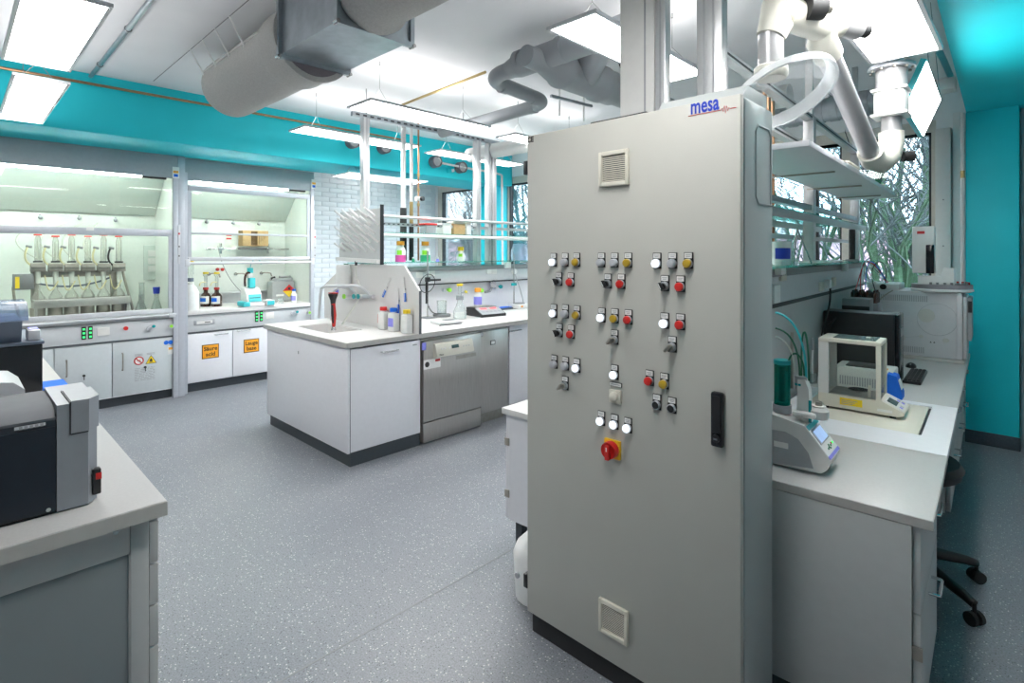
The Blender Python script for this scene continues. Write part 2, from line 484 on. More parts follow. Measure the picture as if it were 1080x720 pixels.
# teal beam over the hoods, teal piers and the teal soffit at the right
struct(MB().box(-6.62, -5.82, YF, YB, 2.575, CZ, .012).build('trim_1', 'teal'))
struct(MB().box(-6.40, -5.93, 5.75, YB, 0, 2.575, .006).build('trim_2', 'teal'))
p3 = struct(MB().box(-.388, -.068, 5.75, YB, 0, 2.688, .004).build('trim_3', 'teal'))
struct(MB().box(-.392, -.06, 5.735, 5.75, 0, .105, .004).build('baseboard_back', 'skirting'))
struct(MB().box(-.062, .9, 5.90, YB, 0, 2.688).build('door_1', 'hood_grey'))
a = onZ(988, 0, 2.688); b = onY(1019, 118.5, 5.75)
d = (b-a); d.z = 0; k = (YF-a.y)/d.y
e = a + d*k; b = a + d*((YB-a.y)/d.y)
sm = MB(); sm.prism([(e.x, e.y), (e.x+1.9, e.y), (b.x+1.9, b.y), (b.x, b.y)], 'z', 2.688, CZ-.001)
struct(sm.build('trim_4', 'teal'))

# ------------------------------------------------------------------ outside the windows
struct(MB().box(-40, 25, YB+.3, 60, -.25, -.15).build('garden_ground', 'ground'))
fb = thing('garden_wall', 'far reddish brick house wall seen through bare branches outside', 'building', (0, 17, -.15))
MB().box(-26, 9, 0, .4, 0, 2.2).build('brickwork', 'brick_far', fb)
MB().prism([(-.3, 2.2), (.7, 2.2), (.2, 2.5)], 'x', -26.3, 9.3).build('coping', 'mid_grey', fb)
def branch(mb, tw, p, d, L, r, depth, rng):
    pts = [p]; rs = [r]; q = p.copy(); dd = d.copy()
    n = 4
    for i in range(n):
        dd = (dd + Vector((rng.uniform(-.22, .22), rng.uniform(-.22, .22), rng.uniform(-.08, .18)))).normalized()
        q = q + dd*(L/n); pts.append(q.copy()); rs.append(max(.004, r*(1-.5*(i+1)/n)))
    (mb if r > .022 else tw).tube(pts, rs, 6 if r > .022 else 3, False)
    if depth > 0:
        for k in range(5 if depth > 1 else 7):
            i = rng.randint(1, n); ax = Vector((rng.uniform(-1, 1), rng.uniform(-1, 1), rng.uniform(-.1, .8))).normalized()
            branch(mb, tw, pts[i], (dd*.55 + ax).normalized(), L*rng.uniform(.5, .72), rs[i]*.55, depth-1, rng)
def tree(x, y, stems, L, r, seed, label, name='bare_tree', m='moss'):
    rng = random.Random(seed)
    t = thing(name, label, 'tree', (x, y, -.16), 0, 'trees outside the windows')
    tr = MB(); tw = MB()
    for k in range(stems):
        an = rng.uniform(0, 6.28)
        branch(tr, tw, Vector((math.cos(an)*.15*(stems > 1), math.sin(an)*.15*(stems > 1), 0)), Vector((math.cos(an)*.22, math.sin(an)*.22, 1)).normalized(), L, r, 3, rng)
    tr.build('trunk', m, t); tw.build('twigs', 'bark', t)
tree(-1.35, 8.6, 8, 3.2, .06, 3, 'mossy many-stemmed tree behind the right-hand window')
tree(-.55, 9.6, 6, 3.4, .055, 8, 'mossy tree at the right-hand edge of the last window')
tree(-2.6, 9.4, 6, 3.0, .055, 12, 'bare twiggy tree behind the middle panes of the last window')
tree(-9.2, 8.4, 6, 2.8, .06, 21, 'dense bare shrub behind the far left window', m='bark')
tree(-8.2, 9.4, 5, 3.2, .07, 22, 'bare tree further out behind the far left window', m='bark')
tree(-7.6, 8.2, 6, 2.8, .06, 25, 'bare shrub behind the window right of the narrow teal pier', m='bark')
def hedge(x0, x1, y, h, seed, label):
    rng = random.Random(seed); t = thing('hedge', label, 'hedge', ((x0+x1)/2, y, -.16), 0)
    mb = MB()
    for i in range(4200):
        c = Vector((rng.uniform(x0, x1)-(x0+x1)/2, rng.gauss(0, .28), rng.uniform(.05, h)))
        u = Vector((rng.gauss(0, 1), rng.gauss(0, 1), rng.gauss(0, 1))).normalized()*.045; v = u.orthogonal()*.5
        mb.add([c-u, c+v, c+u, c-v], [(0, 1, 2, 3)])
    o = mb.build('foliage', 'leaf', t, smooth=False); o['kind'] = 'stuff'
hedge(-4.2, .6, 10.8, 1.5, 4, 'low evergreen hedge beyond the right-hand window')
hedge(-13.5, -7.0, 10.6, 2.3, 5, 'tall evergreen hedge beyond the far left window')

# ================================================================== ceiling lights
def light_panel(x0, x1, y0, y1, z, label, wires=True, up=1):
    cx, cy = (x0+x1)/2, (y0+y1)/2
    t = thing('ceiling_light', label, 'ceiling light', (cx, cy, z), 0, 'suspended light panels')
    hx, hy = abs(x1-x0)/2, abs(y1-y0)/2; f = .016
    MB().box(-hx, hx, -hy, hy, .012, .017).box(-hx, -hx+f, -hy, hy, 0, .012).box(hx-f, hx, -hy, hy, 0, .012)\
        .box(-hx+f, hx-f, -hy, -hy+f, 0, .012).box(-hx+f, hx-f, hy-f, hy, 0, .012).build('frame', 'silver_light', t)
    MB().box(-hx+f, hx-f, -hy+f, hy-f, .004, .0118).build('diffuser', 'panel_emit', t)
    if up: MB().box(-hx+f*2, -hx+f*2+(2*hx-4*f)*up, -hy+f*2, hy-f*2, .0172, .020).build('added_uplight', 'added_uplight_emit', t)  # added glowing strip that lifts the ceiling brightness
    if wires:
        lx = hx > hy
        for s in (-1, 1):
            top = Vector((s*hx*.7, 0, CZ-z)) if lx else Vector((0, s*hy*.7, CZ-z))
            mid = top*1.0; mid.z = min(.16, (CZ-z)*.5)
            mb = MB().tube([top, mid], .0022, 5)
            for k in (-1, 1):
                e = mid.copy(); e.z = .017
                if lx: e.y += k*hy*.8; e.x += s*.02
                else: e.x += k*hx*.8; e.y += s*.02
                mb.tube([mid, e], .002, 5)
            mb.cyl(top, top-Vector((0, 0, .03)), .008, n=8)
            mb.build('suspension_wire', 'steel_tube', t)
    return t
light_panel(-3.96, -3.60, 2.20, 3.46, 2.70, 'long light panel hanging in front of the sink-end rack post')
light_panel(-5.13, -4.80, 2.24, 3.56, 2.70, 'long light panel hanging before the teal beam over the hood aisle')
light_panel(-5.10, -4.80, 3.82, 5.22, 2.70, 'light panel nearest the frosted-looking far left window')
light_panel(-6.08, -5.66, 3.17, 4.30, 2.46, 'light panel tucked under the teal beam by the white brick wall', up=False)
light_panel(-1.82, -1.51, 2.15, 3.40, 2.70, 'light panel crossing behind the wide white column over the control cabinet')
light_panel(-4.07, -2.86, .185, .485, 2.60, 'big light panel cut off by the top left corner')
light_panel(-5.66, -4.20, .24, .50, 2.56, 'light panel at the left edge just in front of the teal beam')
light_panel(-.565, -.285, 1.9, 3.08, 2.45, 'big light panel above the extraction arm and right bench', up=.14)
e0 = onZ(523, 145.5, 2.7); e1 = onZ(544, 141, 2.7)
light_panel(e0.x, e1.x, e1.y, e1.y+1.2, 2.70, 'far light panel peeking out left of the control cabinet top')
for x0, x1, y0, y1, wh in ((-.95, -.65, .2, 1.45, 'between camera and control cabinet'), (-7.25, -7.05, 4.2, 4.8, 'in the alcove behind the teal beam')):  # unseen panels added to brighten the cabinet front and the alcove wall
    light_panel(x0, x1, y0, y1, 2.66 if x0 > -5 else 2.92, 'added fill panel out of view ' + wh, up=False)
# the panel that hangs askew
p0 = onZ(977.8, 62, 2.5); p1 = onZ(992.6, 103.7, 2.5); p2 = onY(973, 145, p1.y)
ex = (p1-p0); ey = (p2-p1); M = Mface(p0+ex/2+ey/2, ex, ey)
t = thing('ceiling_light', 'askew light panel seen as a bright diamond beside the extraction arm', 'ceiling light', p0+ex/2+ey/2, 0, 'suspended light panels')
n = ex.cross(ey).normalized(); s = 1 if n.x > 0 else -1
M0 = M.copy(); M0.translation = (0, 0, 0)
lx, ly = ex.length, ey.length
MB().obox(M0 @ Matrix.Translation((0, 0, -s*.014)), lx, ly, .028, .003).build('frame', 'turquoise', t)
MB().obox(M0 @ Matrix.Translation((0, 0, s*.001)), lx-.02, ly-.02, .004).build('diffuser', 'panel_emit', t)
MB().tube([-ex*.4-ey*.5, Vector((-ex.x*.4, -ex.y*.4, CZ-t.location.z))], .002, 5).build('suspension_wire', 'steel_tube', t)
MB().tube([ex*.4-ey*.5, Vector((ex.x*.4, ex.y*.4, CZ-t.location.z))], .002, 5).build('suspension_wire', 'steel_tube', t)

# ================================================================== ducts and pipes
YD, ZD, RD = 1.53, 2.83, .22
t = thing('fabric_duct', 'grey textile air duct slung under the ceiling with a galvanised box section', 'air duct', (-3.9, YD, ZD))
def sock(x0, x1, mouth=0):
    mb = MB(); n = 28; L = []
    xs = [x0+(x1-x0)*i/10 for i in range(11)]
    pr = []
    for i, x in enumerate(xs): pr.append((RD*(1+.008*math.sin(i*1.9)), x))
    return pr
M = Matrix.Rotation(R(90), 4, 'Y')
xe = -4.56+3.9; xb0 = -3.13+3.9; xb1 = -2.45+3.9
prof = [(0, xe-.02), (RD*.75, xe-.018), (RD*.95, xe), (RD, xe+.03)] + [(RD*(1+.006*math.sin(i*1.7)), xe+.03+(xb0-.32-xe-.03)*i/8) for i in range(9)] + [(RD*1.02, xb0-.30), (RD*1.09, xb0-.26), (RD*1.06, xb0-.05), (RD*1.14, xb0-.03), (RD*1.14, xb0-.005), (RD*.95, xb0-.003)]
MB().lathe(prof, n=32, M=M).build('textile_sleeve', 'fabric', t)
R2 = .186
prof = [(R2*.95, xb1+.003), (R2*1.1, xb1+.005), (R2*1.12, xb1+.04), (R2*1.04, xb1+.08)] + [(R2*(1+.008*math.sin(i*1.7)), xb1+.1+(2.9)*i/10) for i in range(11)] + [(0, xb1+3.01)]
MB().lathe(prof, (0, -.03, .04), n=32, M=M).build('textile_sleeve', 'fabric', t)
MB().lathe([(RD*.99, xb0-.02), (RD*.99, xb0+.004)], n=32, M=M).build('collar', 'collar', t)
hb = .205
MB().box(xb0, xb1, -hb, hb, -.14, .2).build('box_section', 'galv', t)
for xx in (xb0, xb1):
    fl_ = MB(); fl_.box(xx-.014, xx+.014, -hb-.025, hb+.025, -.165, -.14).box(xx-.014, xx+.014, -hb-.025, -hb, -.14, .2).box(xx-.014, xx+.014, hb, hb+.025, -.14, .2)
    fl_.build('flange', 'galv', t)
for xx in (xb0, xb1):
    for yy in (-hb-.02, hb+.02): MB().cyl((xx-.022, yy, -.158), (xx+.022, yy, -.158), .011, n=8).build('bolt', 'steel_tube', t)
MB().tube([(xe-1.0, -.30, .22), (xb1, -.30, .22)], .003, 6).build('support_cable', 'mid_grey', t)
for i in range(4):
    x = xe+.06+i*.27
    MB().tube([(x, -.30, .22), (x, -.215, .06), (x, -.20, .02)], .006, 6).build('strap', 'white_plastic', t)
MB().tube([(xe, -.205, .085), (xb0-.35, -.205, .085)], .007, 6).build('seam_cord', 'offwhite', t)

def pipe(name, pts, r, m, label, cat='pipe', rings=(), brad=None, n=20, ringm=None):
    """pipe through pts with rounded bends; rings = list of (point, direction) sockets"""
    br = brad or r*1.6; pts = [Vector(p) for p in pts]; out = [pts[0]]
    for a, b, c in zip(pts, pts[1:], pts[2:]):
        d0 = (b-a).normalized(); d1 = (c-b).normalized(); k = min(br, (b-a).length*.48, (c-b).length*.48)
        q0 = b-d0*k; q1 = b+d1*k
        for i in range(9):
            u = i/8; out.append(q0*(1-u)**2 + b*2*u*(1-u) + q1*u*u)
    out.append(pts[-1])
    t = thing(name, label, cat, pts[0])
    base = pts[0]
    MB().tube([p-base for p in out], r, n).build('pipe_run', m, t)
    for p, dd in rings:
        p = Vector(p)-base; dd = Vector(dd).normalized()
        MB().cyl(p-dd*.03, p+dd*.03, r*1.08, n=n).build('socket', ringm or m, t)
    return t
ZP = 2.86
pipe('extract_pipe', [(-1.75, 2.80, ZP+.03), (-2.35, 2.80, ZP+.03), (-2.95, 2.80, ZP-.01), (-2.97, 3.52, ZP-.04), (-4.45, 3.56, ZP-.06)], .056, 'pipe_grey',
     'grey plastic exhaust pipe bending back on itself under the ceiling', rings=[((-2.05, 2.80, ZP+.03), (1, 0, 0)), ((-2.72, 2.80, ZP), (1, 0, 0)), ((-2.96, 2.98, ZP-.02), (0, 1, 0)), ((-2.97, 3.34, ZP-.035), (0, 1, 0)), ((-3.14, 3.525, ZP-.043), (1, 0, 0))], brad=.16)
XP = bpy.data.objects['extract_pipe']; q = Vector(XP.location)
MB().cyl(Vector((-1.7, 2.80, ZP+.03))-q, Vector((-2.62, 2.80, ZP+.012))-q, .084, n=24).cyl(Vector((-2.62, 2.80, ZP+.012))-q, Vector((-2.72, 2.80, ZP+.006))-q, .084, .062, n=24).build('wide_section', 'pipe_grey', XP)
for xx in (-1.95, -2.2, -2.58): MB().cyl(Vector((xx, 2.80, ZP+.026))-q, Vector((xx-.05, 2.80, ZP+.024))-q, .091, n=24).build('socket', 'pipe_grey', XP)
t = thing('exhaust_pipe', 'thick grey exhaust pipe running back behind the wide white column', 'pipe', (-2.40, 2.62, 2.84))
MB().lathe([(.07, 0), (.075, .16), (.12, .34), (.135, .36), (.135, .40), (.128, .42), (.128, .78), (.14, .80), (.14, .86), (.13, .88), (.13, 1.0), (.115, 1.05), (.115, 1.9)], n=28, M=Matrix.Rotation(R(-90), 4, 'X')).build('pipe_run', 'pipe_grey', t)
MB().cyl((.02, .62, .0), (.30, .42, .12), .11, .10, n=20).build('branch', 'pipe_grey', t)
MB().box(.10, .17, 1.10, 1.16, -.03, .09, .004).build('orange_clamp', 'orange', t)
MB().tube(bez((.2, .75, .2), (.18, .9, .02), (.17, 1.0, -.02), (.15, 1.12, -.12)), .008, 6).build('cable', 'rubber', t)
wa = onZ(548, 141, 2.74); wbp = onZ(667, 111, 2.74)
pipe('white_pipe', [(-4.9, 4.35, 2.72), (-1.3, 4.35, 2.72)], .085, 'pipe_white', 'white plastic duct above the top of the control cabinet', rings=[((-2.6, 4.35, 2.72), (1, 0, 0)), ((-2.9, 4.35, 2.72), (1, 0, 0))])
pipe('gas_pipe', [onZ(418, 113, 2.93), onZ(512, 76, 2.93)], .011, 'brass', 'thin brass gas pipe under the ceiling leading to the grey exhaust pipe', n=10)
c0 = onZ(96, 80, 3.055); c1 = onZ(147, -6, 3.055)
t = pipe('ceiling_conduit', [(-5.83, c0.y, 3.055), (-1.6, c0.y, 3.055)], .016, 'galv', 'pale grey conduit clipped to the ceiling beside the big light panel', 'conduit', n=10)
for x in (-5.4, -4.4, -3.4):
    MB().tube(arc((x+5.83, 0, 0), .02, 0, 360, 10, (0, 1, 0), (0, 0, 1)), .004, 5).build('clip', 'steel_tube', t)
pipe('beam_pipe', [(-5.795, -1.5, 2.985), (-5.795, 4.0, 2.985)], .012, 'copper', 'thin brown pipe fixed along the top of the teal beam', n=8)
for i, (px, py, lb) in enumerate(((370, 150, 'left-most dark round pipe stub in the teal beam'), (403, 156, 'dark round pipe stub in the teal beam, second from left'), (457, 171, 'dark round pipe stub behind the left end of the far light panel'), (484, 177, 'dark round pipe stub right of the kinked conduit'))):
    p = onX(px, py, -5.815)
    t = thing('pipe_stub', lb, 'pipe', (-5.82, p.y, p.z), 0, 'pipe stubs in the teal beam')
    M = Matrix.Rotation(R(90), 4, 'Y')
    MB().lathe([(.078, 0), (.078, .10), (.066, .10), (.066, .02), (0, .02)], n=20, M=M).build('sleeve', 'collar', t)
    MB().lathe([(.064, .02), (.06, .09), (0, .095)], n=20, M=M).build('plug', 'grey_plastic', t)
k0 = onX(462, 166, -5.74); k1 = onX(466, 172, -5.74); k2 = onX(500, 179, -5.74); k3 = onX(524, 181, -5.74)
pipe('conduit', [k0, k1, Vector((-5.74, k2.y, k1.z-.02)), Vector((-5.74, 5.55, k1.z-.02)), (-5.70, 5.70, k1.z-.05), (-5.70, 5.72, .98)], .016, 'pipe_white', 'thin white conduit dropping beside the narrow teal pier', 'conduit', n=8)
p = onX(474, 180, -5.80)
t = thing('wall_sensor', 'small white sensor on the teal beam', 'sensor', (-5.82, p.y, p.z))
MB().box(0, .03, -.03, .03, -.03, .03, .005).build('housing', 'teal', t); MB().cyl((.03, .035, .005), (.055, .06, .01), .022, n=12).build('eye', 'white_plastic', t)
# little strip rail under the ceiling above the control cabinet
a = onZ(581, 101, 2.92); b = onZ(624, 112, 2.92)
t = thing('strip_rail', 'narrow metal strip rail hung by two rods above the control cabinet', 'rail', a)
L = (b-a); MB().tube([(0, 0, 0), L], .016, 4).build('rail', 'galv', t)
for f in (.2, .8): MB().tube([L*f+Vector((0, 0, .16)), L*f+Vector((0, 0, -.16))], .007, 6).build('rod', 'white_plastic', t)
# white trunking between the last light panel and the teal soffit
t = thing('ceiling_trunking', 'white cable trunking under the ceiling left of the teal soffit', 'trunking', (-.47, 4.0, 2.82))
MB().box(-.05, .05, -1.2, 1.2, -.06, .06, .004).build('channel', 'white_plastic', t)
MB().box(-.04, .09, .8, .95, -.14, -.061, .004).build('bracket', 'white_plastic', t)
pipe('wall_pipe', [(-.405, 5.72, 2.68), (-.405, 5.72, .9)], .014, 'pipe_white', 'thin white pipe up the left edge of the right teal wall', n=10, rings=[((-.405, 5.72, 2.18), (0, 0, 1))], ringm='brass')
pipe('ventilation_hose', [(-2.0, 4.75, 2.66), (-.55, 4.75, 2.66)], .09, 'galv', 'galvanised duct crossing behind the right-hand extraction arm', rings=[((-1.6+i*.1, 4.75, 2.66), (1, 0, 0)) for i in range(10)])

# ================================================================== fume hoods
def hood(name, xf, y0, y1, label, kind):
    yc = (y0+y1)/2; t = thing(name, label, 'fume hood', (xf, yc, 0))
    a, b = y0-yc, y1-yc
    def L(px, py, off=0): p = onX(px, py, xf+off); return Vector((off, p.y-yc, p.z))
    D = -.80
    MB().box(D-.02, D, a, b, .86, 2.57).build('back_panel', 'hood_inner', t)
    for s, e in ((a, a+.03), (b-.03, b)): MB().box(D, -.06, s, e, .86, 2.57).build('side_panel', 'hood_inner', t)
    MB().box(D, -.02, a, b, 2.50, 2.575).build('hood_roof', 'hood_inner', t)
    MB().prism([(D+.005, 1.98), (D+.03, 1.97), (-.30, 2.44), (-.32, 2.46)], 'y', a+.035, b-.035).build('baffle', 'hood_baffle', t)
    MB().box(-.03, .0, a, b, 2.335, 2.574).build('fascia', 'hood_grey', t)
    MB().box(-.06, -.02, a+.12, b-.32, 2.317, 2.334).build('hood_lamp', 'hood_emit', t)
    MB().box(-.06, -.02, b-.319, b-.1, 2.316, 2.334).build('lamp_rail', 'gasket', t)
    MB().box(D, .0, a, b, .855, .90, .004).build('work_surface', 'worktop', t)
    cp = MB().box(-.10, -.01, a+.01, b-.01, .665, .845, .004).build('control_panel', 'panel_grey', t)
    MB().box(-.06, .004, a, b, .843, .857).build('dark_strip', 'mid_grey', t)
    MB().box(D, -.03, a+.01, b-.01, .10, .655).build('base_carcass', 'door_grey' if kind == 1 else 'door_white', t)
    MB().box(D, -.06, a+.01, b-.01, 0, .10).build('plinth', 'plinth', t)
    MB().box(-.07, -.006, a, b, .648, .664).build('dark_strip', 'door_frame_line', t)
    # row of gas taps on the back wall
    for i, (px, py) in enumerate(((42, 229), (83, 230), (121, 232)) if kind == 1 else ((217, 234), (245, 235), (272, 236))):
        p = L(px, py, D)
        MB().cyl(p, p+Vector((.035, 0, 0)), .014, n=10).ball(p+Vector((.05, 0, -.005)), .02, 10).cyl(p+Vector((.04, 0, 0)), p+Vector((.04, 0, .03)), .008, n=8).build('gas_tap', 'silver', t)
    # side rails
    for s, e in ((a-.001, a+.045), (b-.045, b+.001)):
        MB().box(-.04, .012, s, e, .0, 2.42, .003).build('side_post', 'hood_frame', t)
    if kind == 1:
        st = MB().box(-.03, .002, a+.05, b-.05, 1.715, 1.785, .004).build('sash_top_rail', 'hood_frame', t)
        MB().box(-.03, .006, a+.05, b-.05, .905, .955, .005).build('sash_handle_rail', 'silver_light', t)
        for s, e in ((a+.05, a+.085), (b-.085, b-.05)): MB().box(-.03, .0, s, e, .956, 1.714).build('sash_stile', 'hood_frame', t)
        MB().box(-.018, -.013, a+.086, b-.086, .956, 1.714).build('sash_glass', 'glass_hood', t)
        MB().box(-.018, -.013, a+.05, b-.05, 1.786, 2.31).build('upper_glass', 'glass_hood', t)
        p = L(95, 241); MB().box(.002, .004, p.y-.03, p.y+.03, p.z-.018, p.z+.018).build('rail_sticker', 'paper', st)
        MB().cyl((.02, a+.05, .885), (.02, b-.02, .885), .016, n=12).build('front_bar', 'silver_light', t)
        MB().box(.0, .045, b-.09, b-.03, .86, .905, .006).build('bar_bracket', 'silver_light', t)
    else:
        MB().box(-.03, .002, a+.05, b-.05, 2.225, 2.285, .004).build('sash_top_rail', 'hood_frame', t)
        MB().box(-.028, .0, a+.085, b-.085, 1.745, 1.768, .003).build('sash_mid_rail', 'hood_frame', t)
        MB().box(-.03, .006, a+.05, b-.05, 1.452, 1.492, .004).build('sash_bottom_rail', 'silver_light', t)
        MB().cyl((.03, a+.02, 1.425), (.03, b-.02, 1.425), .016, n=12).build('sash_handle', 'silver_light', t)
        for s, e in ((a+.05, a+.085), (b-.085, b-.05)): MB().box(-.03, .0, s, e, 1.493, 2.224).build('sash_stile', 'hood_frame', t)
        MB().box(-.018, -.013, a+.086, b-.086, 1.769, 2.224).build('sash_glass', 'glass_hood', t)
        MB().box(-.018, -.013, a+.086, b-.086, 1.493, 1.744).build('sash_glass', 'glass_hood', t)
        for s in (a+.01, b-.06): MB().box(.0, .05, s, s+.05, 1.39, 1.47, .006).build('rail_bracket', 'silver_light', t)
    # controls
    def led(px, py):
        p = L(px, py, -.01); q = MB().box(0, .01, -.018, .018, -.062, .062, .003).build('socket_block', 'black', cp, p)
        mb = MB()
        for k in (-1, 0, 1): mb.box(.010, .012, -.009, .009, k*.038-.008, k*.038+.008)
        mb.build('indicator_leds', 'led_green', t, p)
    if kind == 1:
        led(88.3, 351.3); led(95.2, 350.6)
        p = L(109, 349.5, -.01); MB().box(0, .008, -.05, .05, -.04, .04, .003).build('socket_plate', 'offwhite', cp, p)
        p = L(132.5, 346, -.01); MB().cyl((0, 0, 0), (.02, 0, 0), .02, n=14).build('red_button', 'red', cp, p)
        for px, py, c in ((157, 346, 'silver'), (161, 343.6, 'teal_plastic'), (179.7, 343.5, 'lime')):
            p = L(px, py, -.01); MB().cyl((0, 0, 0), (.045, 0, 0), .012, n=10).cyl((.02, 0, 0), (.04, 0, 0), .026, n=12).build('valve_knob', 'silver_light', cp, p)
            MB().cyl((.04, 0, 0), (.046, 0, 0), .016, n=12).build('valve_cap', c, t, p)
    else:
        p = L(215.5, 339.5, -.01); MB().box(0, .012, -.105, .105, -.028, .028, .006).build('display_unit', 'grey_plastic', cp, p)
        MB().box(.012, .014, -.08, .08, -.017, .017).build('display_face', 'offwhite', t, p); MB().box(.014, .0146, 0, .06, -.006, .004).build('display_text', 'print_black', t, p)
        led(270.5, 333.8); led(275.3, 333.2)
        p = L(284.5, 332.5, -.01); MB().box(0, .008, -.05, .05, -.04, .04, .003).build('socket_plate', 'offwhite', cp, p)
        for px, py, c in ((308, 330, 'silver'), (312, 328.5, 'teal_plastic'), (325, 329.3, 'lime')):
            p = L(px, py, -.01); MB().cyl((0, 0, 0), (.045, 0, 0), .012, n=10).cyl((.02, 0, 0), (.04, 0, 0), .026, n=12).build('valve_knob', 'silver_light', cp, p)
            MB().cyl((.04, 0, 0), (.046, 0, 0), .016, n=12).build('valve_cap', c, t, p)
    # doors
    dm = 'door_grey' if kind == 1 else 'door_white'
    cuts = [a+.02, L(57.5, 380).y-.004, L(118.5, 380).y, b-.045] if kind == 1 else [a+.046, L(245.5, 370).y, L(292, 360).y, b-.02]
    doors = []
    for u, v in zip(cuts, cuts[1:]):
        doors.append(MB().box(-.028, -.008, u+.004, v-.004, .108, .642, .003).build('door', dm, t))
    if kind == 1:
        MB().box(-.03, -.004, a+.01, b-.046, .10, .107).build('door_rail', 'silver_light', t)
        for dr, (px, p0, p1), (lx, ly) in ((doors[1], (70, 380, 397), (88.5, 396)), (doors[2], (129, 372.5, 390), (153, 387))):
            A = L(px, p0, -.008); B = L(px, p1, -.008); mb = MB(); handle_bar(mb, B, A, (.03, 0, 0), .006); mb.build('door_handle', 'steel_dull', dr)
            q = L(lx, ly, -.008); MB().cyl(q, q+Vector((.012, 0, 0)), .012, n=10).box(q.x+.012, q.x+.02, q.y-.003, q.y+.003, q.z-.04, q.z+.012).build('lock', 'black', dr)
        d3 = doors[2]
        # safety stickers
        c = L(146.5, 380.3, -.0075); M = FX(*c)
        ring = MB(); o = MB().lathe([(.042, 0), (.042, .0008), (0, .0008)], n=24, M=M.to_3x3().to_4x4() if False else Matrix.Rotation(R(90), 4, 'Y'), c=c).build('sign_disc', 'paper', d3)
        pts = [c + Vector((.0012, math.cos(i*math.pi/12)*.038, math.sin(i*math.pi/12)*.038)) for i in range(25)]
        ring.tube(pts, .0055, 5, False); ring.tube([c+Vector((.0012, -.027, .027)), c+Vector((.0012, .027, -.027))], .005, 5); ring.build('prohibition_ring', 'red', d3)
        MB().box(c.x+.0005, c.x+.002, c.y-.012, c.y+.012, c.z-.004, c.z+.006).build('prohibition_symbol', 'print_black', d3)
        c = L(159.3, 379, -.0075)
        MB().prism([(c.y-.05, c.z-.04), (c.y+.05, c.z-.04), (c.y, c.z+.048)], 'x', c.x, c.x+.0008).build('warning_edge', 'print_black', d3)
        MB().prism([(c.y-.043, c.z-.036), (c.y+.043, c.z-.036), (c.y, c.z+.039)], 'x', c.x+.0008, c.x+.0014).build('warning_triangle', 'yellow', d3)
        MB().prism([(c.y-.012, c.z-.02), (c.y+.012, c.z-.02), (c.y+.014, c.z-.005), (c.y, c.z+.018), (c.y-.014, c.z-.005)], 'x', c.x+.0014, c.x+.0019).box(c.x+.0014, c.x+.0019, c.y-.018, c.y+.018, c.z-.03, c.z-.025).build('warning_flame', 'print_black', d3)
        mb = MB(); rng = random.Random(2)
        c0 = L(142, 389, -.0075)
        for i in range(9):
            z = c0.z - i*.0155; y = c0.y
            while y < c0.y+.17:
                l = rng.uniform(.015, .05); mb.box(c0.x, c0.x+.0006, y, min(y+l, c0.y+.175), z-.003, z+.003); y += l+.008
        c1 = L(142, 374, -.0075)
        for k in (0, .105):
            for i in range(2): mb.box(c1.x, c1.x+.0006, c1.y+k, c1.y+k+.07, c1.z-i*.012-.003, c1.z-i*.012+.003)
        mb.build('sticker_text', 'print_grey', d3)['kind'] = 'stuff'
        for px, py in ((175.2, 361.3), (179.9, 360.8)):
            c = L(px, py, -.0075); MB().cyl(c, c+Vector((.001, 0, 0)), .022, n=18).build('blue_sign', 'blue', d3)
        c = L(180.2, 369, -.0075); MB().box(c.x, c.x+.0008, c.y-.03, c.y+.03, c.z-.045, c.z+.045).build('inspection_label', 'paper', d3)
        MB().box(c.x+.0008, c.x+.0013, c.y-.022, c.y+.015, c.z+.005, c.z+.03).build('label_print', 'orange', d3)
    else:
        for dr, (x0, x1, py), ctr, words in ((doors[0], (226, 240, 352), (222, 370.3), ('Säure', 'acid')), (doors[1], (250, 263.5, 348.5), (265.2, 364.3), ('Lauge', 'base'))):
            A = L(x0, py+.6, -.008); B = L(x1, py-.6, -.008); A.z = B.z = (A.z+B.z)/2; mb = MB(); handle_bar(mb, A, B, (.03, 0, 0), .006); mb.build('door_handle', 'chrome', dr)
            c = L(*ctr, -.0075); s = .088
            MB().box(c.x-.001, c.x+.0016, c.y-s, c.y+s, c.z-s*.9, c.z+s*.9, .001).build('sign_border', 'brown_edge', dr)
            MB().box(c.x+.0016, c.x+.0022, c.y-s+.009, c.y+s-.009, c.z-s*.9+.009, c.z+s*.9-.009).build('sign_face', 'orange', dr)
            for wd, dz in zip(words, (.03, -.032)):
                text('sign_word', wd, .062, 'brown_edge', dr, FX(c.x+.0022, c.y, c.z+dz), bold=.0018)
    return t, L
H1, L1 = hood('fume_hood', -6.57, -.25, 1.675, 'fume hood with lowered sash over a six-place glass apparatus', 1)
H2, L2 = hood('fume_hood', -6.66, 1.745, 3.235, 'fume hood with raised sash above the orange acid and base doors', 2)
MB().box(-.09, .004, .964, 1.031, 0, 2.574, .003).build('joint_post', 'hood_frame', H1)
def side_strip(t, L, px):
    a = L(px, 245, .012)
    MB().box(.012, .016, a.y-.012, a.y+.012, 1.42, 1.84, .001).build('control_strip', 'silver_light', t)
    mb = MB().box(.016, .020, a.y-.007, a.y+.007, 1.735, 1.755); mb.build('red_led', 'red', t)
    MB().box(.016, .019, a.y-.006, a.y+.006, 1.60, 1.615).box(.016, .019, a.y-.006, a.y+.006, 1.5, 1.515).build('strip_button', 'black', t)
side_strip(H1, L1, 188.8); side_strip(H2, L2, 332)
